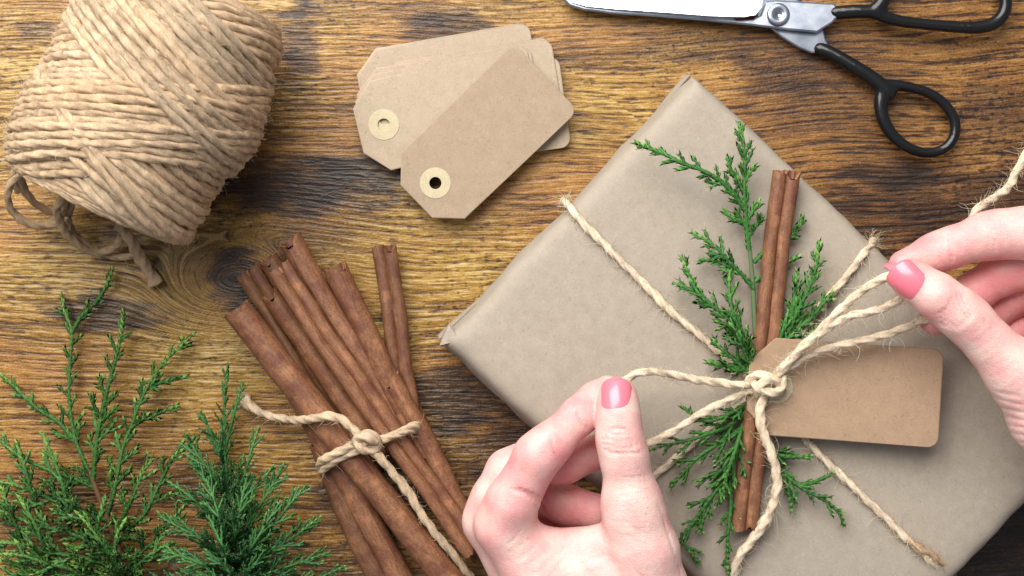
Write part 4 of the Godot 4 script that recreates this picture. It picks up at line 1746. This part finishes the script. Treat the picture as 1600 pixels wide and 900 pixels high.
	for l in [
		[[1216, 552, 40, 1232, 518, 42, 1248, 482, 44, 1264, 450, 45, 1276, 414, 45, 1279, 376, 44], 0.010, 0.12],
		[[1236, 512, 42, 1238, 484, 43, 1242, 460, 43, 1246, 424, 42], 0.007, 0.15],
		[[1240, 516, 42, 1264, 500, 42, 1284, 476, 42, 1302, 456, 41], 0.007, 0.15],
		[[1224, 536, 41, 1246, 530, 42, 1262, 526, 42, 1276, 512, 41], 0.007, 0.1],
		[[1216, 548, 41, 1222, 520, 43, 1228, 500, 43, 1232, 484, 42], 0.007, 0.1]]:
		var d: Dictionary = o.duplicate()
		d.start = l[2]
		branch(t, pts(l[0]), l[1], d)
	# the sprig that spreads below the bow
	t = thing("cedar_sprig", "thin leaved dark cedar sprig spreading below the bow on the gift", "cedar sprig")
	o = {"col": Color(0.044, 0.138, 0.028), "tip": Color(0.15, 0.30, 0.06), "gap": 0.0050, "floor": 0.0372, "rise": 0.22, "spread": 0.62, "thin": 1.15, "scale": 0.0017, "fork_gap": 0.005}
	stem_part(t, [1180, 610, 40, 1162, 660, 41, 1146, 710, 41, 1138, 760, 41], 0.0010, 0.0008, Color(0.10, 0.10, 0.045))
	for l in [
		[[1170, 640, 41, 1140, 664, 44, 1106, 678, 46, 1076, 688, 46, 1040, 696, 44, 1006, 706, 41], 0.013, 0.08],
		[[1168, 630, 41, 1140, 646, 46, 1110, 658, 48, 1086, 650, 47, 1064, 634, 44], 0.011, 0.1],
		[[1160, 668, 41, 1128, 690, 44, 1094, 712, 45, 1070, 736, 44, 1048, 762, 42], 0.012, 0.08],
		[[1156, 680, 41, 1144, 730, 44, 1130, 752, 45, 1106, 784, 45, 1080, 822, 43, 1064, 842, 41, 1094, 880, 39], 0.013, 0.1],
		[[1146, 710, 41, 1122, 756, 44, 1104, 800, 44, 1092, 830, 42], 0.011, 0.1],
		[[1140, 745, 41, 1142, 790, 43, 1138, 830, 43, 1136, 876, 41, 1138, 898, 40], 0.010, 0.1],
		[[1150, 690, 41, 1136, 720, 46, 1118, 742, 47, 1086, 752, 46], 0.010, 0.1],
		[[1160, 664, 41, 1150, 700, 47, 1136, 740, 48, 1130, 770, 46], 0.011, 0.1],
		[[1192, 690, 40, 1222, 736, 42, 1252, 762, 43, 1286, 780, 43, 1310, 800, 42, 1320, 822, 40], 0.009, 0.1],
		[[1196, 700, 40, 1220, 712, 43, 1246, 714, 43, 1270, 712, 42], 0.009, 0.1],
		[[1240, 756, 42, 1264, 756, 43, 1284, 748, 42, 1302, 740, 41], 0.004, 0.3],
		[[1200, 690, 40, 1214, 724, 42, 1230, 760, 42, 1238, 800, 40], 0.009, 0.1]]:
		var d: Dictionary = o.duplicate()
		d.start = l[2]
		branch(t, pts(l[0]), l[1], d)


# ------------------------------------------------------------------ the bow
func build_bow() -> void:
	var t := thing("gift_twine", "pale jute twine crossing the wrapped gift, its half tied bow held by two hands", "twine")
	var tone := Color(0.90, 0.75, 0.565)
	var r := 0.00148
	# the four arms on the gift, each bent over an edge
	strand("wrap", t, pts([883, 315, 0.6, 881, 313, 8, 881, 313, 16, 883, 315, 25, 888, 320, 32, 896, 330, 36.2, 912, 349, 37.4, 950, 388, 37.8, 1000, 438, 37.8, 1050, 487, 37.8, 1100, 528, 37.9, 1150, 574, 39, 1192, 604, 42]), r, tone, 2200, 0.009)
	strand("wrap", t, pts([1363, 379, 0.6, 1365, 377, 8, 1365, 377, 16, 1363, 380, 25, 1358, 386, 32.5, 1350, 397, 36.4, 1338, 414, 37.5, 1310, 448, 37.9, 1270, 492, 38, 1240, 540, 39, 1204, 596, 42]), r, tone, 2200, 0.009)
	strand("wrap", t, pts([1200, 612, 42, 1230, 648, 39.5, 1262, 690, 38, 1300, 728, 37.8, 1350, 778, 37.8, 1400, 826, 37.6, 1436, 859, 37.4, 1458, 879, 36.3, 1470, 890, 32.5, 1476, 895, 25, 1479, 898, 15, 1479, 898, 6, 1478, 897, 0.6]), r, tone, 2400, 0.009)
	strand("wrap", t, pts([1190, 610, 42, 1150, 640, 39, 1100, 678, 38, 1050, 722, 37.8, 1000, 760, 37.8, 972, 781, 36.6, 958, 791, 32.5, 953, 795, 24, 950, 797, 14, 951, 796, 0.6]), r, tone, 900, 0.008)
	# the loop held by the left hand
	strand("bow_loop", t, pts([1200, 604, 46, 1176, 601, 47.5, 1140, 601, 50, 1090, 594, 55, 1040, 584, 60, 1008, 581, 63, 985, 588, 64.5, 966, 606, 64.5, 950, 636, 62, 945, 668, 58, 960, 694, 55, 990, 700, 53, 1020, 690, 52, 1070, 662, 50, 1120, 634, 48, 1160, 614, 46.5, 1190, 604, 46]), r, tone, 2200, 0.009)
	# the strands held by the right hand
	strand("bow_loop", t, pts([1198, 600, 47, 1220, 576, 50, 1252, 546, 54, 1290, 506, 58, 1330, 468, 63, 1366, 442, 67, 1396, 431, 69.5, 1430, 428, 70, 1462, 440, 67, 1480, 466, 62, 1464, 494, 58, 1438, 502, 57, 1404, 516, 57, 1350, 532, 56, 1300, 543, 54, 1262, 556, 51, 1224, 580, 48, 1200, 600, 46]), r * 1.05, tone, 2200, 0.010)
	strand("bow_end", t, pts([1200, 602, 46, 1226, 572, 51, 1258, 538, 55, 1292, 512, 58, 1330, 494, 61, 1376, 482, 63, 1410, 464, 65, 1440, 440, 64, 1480, 400, 60, 1508, 360, 56, 1526, 330, 52, 1550, 312, 46, 1576, 292, 40, 1590, 266, 36, 1604, 238, 33, 1622, 210, 28]), r * 1.15, tone, 2400, 0.010)
	strand("frayed_end", t, pts([1418, 842, 38.6, 1438, 858, 39.4, 1452, 864, 39, 1464, 876, 37.6, 1474, 882, 34]), r * 0.75, Color(0.72, 0.52, 0.33), 6000, 0.007, 0.6)
	# the loose end that hangs down over the sprig
	strand("loose_end", t, pts([1204, 600, 46, 1194, 620, 48, 1188, 646, 48, 1192, 672, 47.5, 1202, 700, 47, 1212, 730, 46.5, 1214, 760, 45.5, 1206, 790, 44, 1192, 820, 42.5, 1172, 848, 41, 1154, 870, 40, 1146, 892, 39, 1144, 908, 38.4]), r * 1.2, tone, 2300, 0.010, 0.2)
	# the knot
	strand("knot", t, pts([1172, 612, 43, 1170, 596, 47, 1182, 586, 50, 1200, 588, 51, 1216, 600, 50, 1218, 614, 47, 1206, 622, 44]), r * 1.1, tone, 2600, 0.008)
	strand("knot", t, pts([1216, 580, 45, 1224, 594, 49, 1216, 610, 51.5, 1198, 612, 52, 1182, 604, 51, 1176, 592, 47, 1180, 584, 43]), r * 1.05, tone, 2600, 0.008)
	strand("knot", t, pts([1182, 622, 43, 1186, 606, 51, 1196, 594, 53, 1210, 594, 52, 1218, 604, 49, 1214, 618, 44]), r, tone, 2600, 0.008)


# ------------------------------------------------------------------ hands
# a chain of bones given as x, y, height in mm, radius in mm
func limb(f: Field, list: Array, g: int, redness: Array) -> void:
	for k in list.size() / 4 - 1:
		var i := k * 4
		f.bone(at(list[i], list[i + 1], list[i + 2]), at(list[i + 4], list[i + 5], list[i + 6]), list[i + 3] * (0.001 if g == 0 else 0.00096), list[i + 7] * (0.001 if g == 0 else 0.00096), g, redness[mini(k, redness.size() - 1)])


# creases across a finger: x, y, height, then half length across and direction (degrees in the picture), width, depth in mm
func crease(f: Field, px: float, py: float, mm: float, half: float, deg: float, w := 0.5, d := 0.35, bow := 0.0) -> void:
	var c := at(px, py, mm)
	var dir := Vector3(cos(deg_to_rad(deg)), 0, sin(deg_to_rad(deg)))
	var up := dir.cross(Vector3.UP)
	var last := skin_below(f, c - dir * half * 0.001 + Vector3.UP * 0.03)
	for k in range(1, 8):
		var s := k / 7.0 * 2.0 - 1.0
		var q := skin_below(f, c + dir * half * 0.001 * s + up * bow * 0.001 * (1.0 - s * s) + Vector3.UP * 0.03)
		f.fold(last, q, w * 0.001, d * 0.0012)
		last = q


func skin_mesh(f: Field, cell: float) -> ArrayMesh:
	var mb := Mb.new()
	var blotch := noise(70.0, 3, 91)
	var fine := noise(420.0, 2, 92)
	var pale := Color(0.75, 0.515, 0.455)
	var pink := Color(0.70, 0.265, 0.265)
	var list := f.everything()
	var paint := func(p: Vector3) -> Color:
		var sum := 0.0
		var weight := 0.0
		for i in list:
			var d := f.gap(p, i)
			if d < 0.012:
				var w := exp(-maxf(d, -0.002) * 600.0)
				sum += w * f.red[i]
				weight += w
		var r := sum / maxf(weight, 1e-6) + 0.10 + 0.58 * blotch.get_noise_3dv(p)
		var c := pale.lerp(pink, clampf(r, 0.0, 1.0))
		var k := 1.0 + 0.09 * fine.get_noise_3dv(p)
		return Color(c.r * k, c.g * k, c.b * k)
	f.mesh(mb, cell, paint)
	return mb.done()


# a polished nail: an oval plate bent round the finger. tip: towards the end of the finger, up: away from it
func nail(parent: Node3D, mid: Vector3, tip: Vector3, up: Vector3, long: float, wide: float, round_r: float) -> void:
	tip = (tip - up * tip.dot(up)).normalized()
	var side := tip.cross(up).normalized()
	var mb := Mb.new()
	var nu := 20
	var nv := 16
	for lay in 2:
		for i in nu + 1:
			for j in nv + 1:
				var u := i / float(nu) * 2.0 - 1.0        # -1 at the cuticle, 1 at the free edge
				var v := j / float(nv) * 2.0 - 1.0
				var w := 1.0
				if u < -0.35:
					w = sqrt(maxf(0.0, 1.0 - pow((-u - 0.35) / 0.65, 3.2)))
				elif u > 0.45:
					w = pow(maxf(0.0, 1.0 - pow((u - 0.45) / 0.55, 2.6)), 0.55)
				w = maxf(w, 0.02) * (1.0 + 0.05 * u)
				var across := v * w * wide * 0.5
				var drop := round_r - sqrt(maxf(round_r * round_r - across * across, 0.0))
				var along := u * long * 0.5
				var fall := 0.03 * along * along / 0.001 * 0.9
				var edge := maxf(absf(v), absf(u))
				var h := 0.0009 - drop - fall - 0.00018 * smoothstep(0.82, 1.0, edge) - (0.0007 if lay == 1 else 0.0)
				mb.add(mid + tip * along + side * across + up * h, up)
	var row := nv + 1
	var block := row * (nu + 1)
	for i in nu:
		for j in nv:
			var b := i * row + j
			mb.quad(b, b + row, b + row + 1, b + 1)
			mb.quad(block + b, block + b + 1, block + b + row + 1, block + b + row)
	for i in nu:
		for j in [0, nv]:
			var b: int = i * row + j
			if j == 0:
				mb.quad(b, block + b, block + b + row, b + row)
			else:
				mb.quad(b, b + row, block + b + row, block + b)
	for j in nv:
		for i in [0, nu]:
			var b: int = i * row + j
			if i == 0:
				mb.quad(b, b + 1, block + b + 1, block + b)
			else:
				mb.quad(b, block + b, block + b + 1, b + 1)
	smooth_normals(mb)
	part("painted_nail", mb.done(), M.nail, parent)


# distance from p straight down onto the skin
func skin_below(f: Field, p: Vector3) -> Vector3:
	var list := f.everything()
	var folds := PackedInt32Array()
	for k in 60:
		var d := f.value(p, list, folds)
		if d < 0.00002:
			break
		p.y -= d * 0.9
	return p


func slope(f: Field, p: Vector3) -> Vector3:
	var l := f.everything()
	var none := PackedInt32Array()
	var e := 0.0015
	var g := Vector3(f.value(p + Vector3(e, 0, 0), l, none) - f.value(p - Vector3(e, 0, 0), l, none), f.value(p + Vector3(0, e, 0), l, none) - f.value(p - Vector3(0, e, 0), l, none), f.value(p + Vector3(0, 0, e), l, none) - f.value(p - Vector3(0, 0, e), l, none))
	return g.normalized()


func build_hands() -> void:
	var fields: Array[Field] = [left_hand(), right_hand()]
	var meshes: Array[ArrayMesh] = [null, null]
	var job := WorkerThreadPool.add_group_task(func(k: int) -> void: meshes[k] = skin_mesh(fields[k], 0.001), 2)
	WorkerThreadPool.wait_for_group_task_completion(job)
	var t := thing("person_hand", "left hand, thumb upright with pink nail, pinching a loop of the bow", "hand")
	part("skin", meshes[0], M.skin, t)
	var q := skin_below(fields[0], at(966, 621, 95))
	nail(t, q, Vector3(-0.04, 0.02, -1), slope(fields[0], skin_below(fields[0], at(966, 640, 95))), 0.0148, 0.0112, 0.0070)
	t = thing("person_hand", "right hand beside the gift tag, thumb and forefinger pinching the twine ends", "hand")
	part("skin", meshes[1], M.skin, t)
	q = skin_below(fields[1], at(1430, 441, 95))
	nail(t, q, Vector3(-0.80, 0.02, -0.58), slope(fields[1], skin_below(fields[1], at(1440, 450, 95))), 0.0158, 0.0120, 0.0073)
	q = at(1398, 411, 66)
	nail(t, q, Vector3(-0.9, -0.1, 0.35), Vector3(-0.35, 0.25, -0.9).normalized(), 0.0085, 0.0070, 0.0052)


func left_hand() -> Field:
	var f := Field.new()
	f.inner = 0.0035
	f.joint = 0.006
	# palm and wrist
	limb(f, [788, 822, 64, 10.5, 850, 910, 62, 14, 930, 1020, 56, 17, 985, 1120, 52, 20, 1030, 1260, 50, 23, 1085, 1540, 46, 28], 0, [0.20, 0.02, 0.0])
	limb(f, [768, 815, 53, 10.5, 830, 920, 50, 13, 910, 1040, 46, 16], 0, [0.15, 0.0])
	limb(f, [770, 822, 42, 9.5, 835, 930, 40, 12, 910, 1050, 40, 15], 0, [0.15, 0.0])
	limb(f, [784, 835, 31, 8.5, 850, 940, 32, 11, 920, 1060, 36, 14], 0, [0.2, 0.0])
	limb(f, [988, 792, 72, 11, 1006, 860, 69, 13, 1008, 930, 63, 17, 1000, 1040, 54, 20], 0, [0.10, 0.03, 0.0])
	limb(f, [828, 850, 64, 7.5, 900, 856, 63, 7.0, 975, 842, 66, 8.0], 0, [0.30, 0.30])
	limb(f, [850, 892, 62, 12, 950, 900, 62, 13], 0, [0.06])
	limb(f, [870, 960, 58, 17, 985, 970, 58, 18], 0, [0.02])
	# forefinger, middle, ring, little finger, thumb
	limb(f, [786, 820, 66, 10.4, 800, 785, 70, 10.2, 840, 712, 75, 8.9, 860, 694, 75, 8.1, 907, 648, 69, 7.2, 931, 625, 65, 6.8, 950, 611, 61, 6.3], 1, [0.30, 0.45, 0.55, 0.5, 0.55, 0.65])
	limb(f, [768, 812, 54, 10.2, 776, 780, 56, 9.9, 796, 738, 58, 9.2, 822, 726, 57, 8.6, 882, 724, 54, 7.8, 938, 704, 52, 7.2], 2, [0.2, 0.25, 0.4, 0.7, 0.8])
	limb(f, [772, 820, 42, 9.5, 796, 772, 43, 9, 820, 770, 42, 8.4, 886, 790, 43, 8.2, 930, 800, 46, 7.8], 3, [0.3, 0.5, 0.8, 0.75])
	limb(f, [784, 835, 31, 8.5, 806, 800, 32, 8, 830, 798, 32, 7.4, 866, 815, 34, 7.2, 890, 826, 37, 6.6], 4, [0.4, 0.6, 0.8])
	limb(f, [990, 800, 71, 11, 975, 712, 75, 9.1, 968, 684, 76, 8.7, 966, 650, 75, 8.2, 966, 624, 73, 7.1, 966, 618, 72.2, 6.6], 5, [0.05, 0.18, 0.25, 0.4, 0.6])
	# creases over the thumb joint
	for k in 6:
		crease(f, 968 + 1.5 * (k % 2), 676 + k * 6.5, 84.5, 7.0 - absf(k - 2.5) * 1.1, 4.0 - k * 2.0, 0.7, 0.55 - absf(k - 2.5) * 0.06, -0.7 + 0.3 * (k - 2.5))
	crease(f, 972, 706, 84, 6.8, 2, 0.5, 0.4, 0.8)
	# folds of the web and the forefinger
	crease(f, 824, 775, 82, 6.0, 22, 0.9, 0.5, -0.6)
	crease(f, 840, 787, 78, 5.0, 40, 0.6, 0.45, -0.4)
	crease(f, 910, 657, 75, 3.8, 62, 0.6, 0.30, 0.3)
	crease(f, 868, 703, 80, 5.5, 70, 0.7, 0.28, 0.4)
	crease(f, 846, 806, 76, 4.0, 60, 0.6, 0.5, 0)
	for k in 12:
		crease(f, 985 + (k % 3) * 6, 735 + k * 9, 83, 4.5 + (k * 7 % 5) * 0.6, -6 + (k * 13 % 17) - 8, 0.45, 0.10, 0.4)
	for k in 9:
		crease(f, 1035 + k * 4.0, 800 + k * 13, 80 - k * 1.2, 3.2, 60 + (k * 11 % 13), 0.6, 0.16, 0.3)
	for k in 10:
		crease(f, 800 + k * 9, 842 + k * 7 + (k % 3) * 5, 76, 6.0 - 0.2 * k, -48 + (k * 17 % 23), 0.5, 0.12, 0.4)
	for k in 8:
		crease(f, 1000 + (k % 2) * 12, 830 + k * 11, 80, 6.0, 40 + (k * 11 % 19), 0.5, 0.10, 0.4)
	for k in 8:
		crease(f, 870 + k * 14, 868 + (k % 3) * 9, 76, 7.0, -32 + (k * 5 % 11), 0.5, 0.09, 0.3)
	return f


func right_hand() -> Field:
	var f := Field.new()
	f.inner = 0.0035
	f.joint = 0.006
	limb(f, [1690, 372, 76, 11, 1760, 470, 72, 15, 1850, 590, 66, 19, 1960, 720, 62, 22, 2060, 820, 62, 24], 0, [0.1, 0.0])
	limb(f, [1694, 400, 64, 10.5, 1770, 500, 60, 14, 1860, 620, 58, 17], 0, [0.1, 0.0])
	limb(f, [1690, 430, 53, 10, 1770, 530, 50, 13, 1860, 650, 52, 16], 0, [0.1, 0.0])
	limb(f, [1680, 470, 44, 9, 1770, 570, 44, 12, 1860, 680, 50, 15], 0, [0.1, 0.0])
	limb(f, [1592, 584, 76, 11.4, 1640, 650, 73, 15, 1720, 700, 68, 19, 1860, 700, 60, 21], 0, [0.05, 0.02, 0.0])
	limb(f, [1690, 430, 70, 10, 1650, 520, 70, 10, 1628, 590, 72, 11], 0, [0.25, 0.2])
	limb(f, [1740, 500, 66, 15, 1700, 620, 66, 16], 0, [0.05])
	# forefinger, middle, ring, little finger, thumb
	limb(f, [1690, 366, 76, 11, 1600, 364, 76, 9.8, 1560, 366, 74, 9.2, 1536, 370, 72, 8.6, 1488, 386, 69, 7.7, 1460, 396, 67, 7.5, 1412, 414, 64, 6.0], 1, [0.3, 0.45, 0.5, 0.5, 0.55, 0.7])
	limb(f, [1694, 398, 64, 10.5, 1606, 412, 62, 9.2, 1570, 424, 60, 8.6, 1520, 458, 56, 7.8, 1462, 498, 53, 6.8], 2, [0.5, 0.8, 0.85, 0.8])
	limb(f, [1690, 430, 53, 10, 1616, 446, 51, 8.8, 1584, 462, 49, 8.2, 1546, 492, 47, 7.4, 1510, 520, 46, 6.8], 3, [0.6, 0.9, 0.9])
	limb(f, [1684, 470, 45, 9, 1630, 490, 44, 8, 1590, 520, 44, 7, 1566, 540, 44.5, 6.4], 4, [0.6, 0.8])
	limb(f, [1596, 590, 76, 11.4, 1512, 500, 79, 9.1, 1494, 485, 80, 8.9, 1463, 462, 80, 8.5, 1428, 439, 78, 7.4, 1420, 434, 77, 6.8], 5, [0.08, 0.2, 0.25, 0.4, 0.55])
	for k in 6:
		crease(f, 1479 + k * 6.2, 476 + k * 5.0, 89.5, 6.6 - absf(k - 2.5) * 0.9, -58 + k * 2, 0.7, 0.55 - absf(k - 2.5) * 0.06, 0.8 - 0.25 * (k - 2.5))
	crease(f, 1489, 383, 77, 6.0, 88, 0.7, 0.30, 0.6)
	crease(f, 1556, 362, 83, 7.0, 84, 0.7, 0.32, 0.7)
	crease(f, 1548, 362, 83, 5.0, 80, 0.6, 0.15, 0.5)
	for k in 10:
		crease(f, 1530 + k * 7, 512 + k * 11, 88, 4.0 + (k * 7 % 5) * 0.5, -50 + (k * 13 % 17), 0.45, 0.10, 0.4)
	for k in 8:
		crease(f, 1572 + k * 5, 615 + k * 13, 82, 3.6, 10 + (k * 5 % 9), 0.7, 0.22, 0.2)
	return f
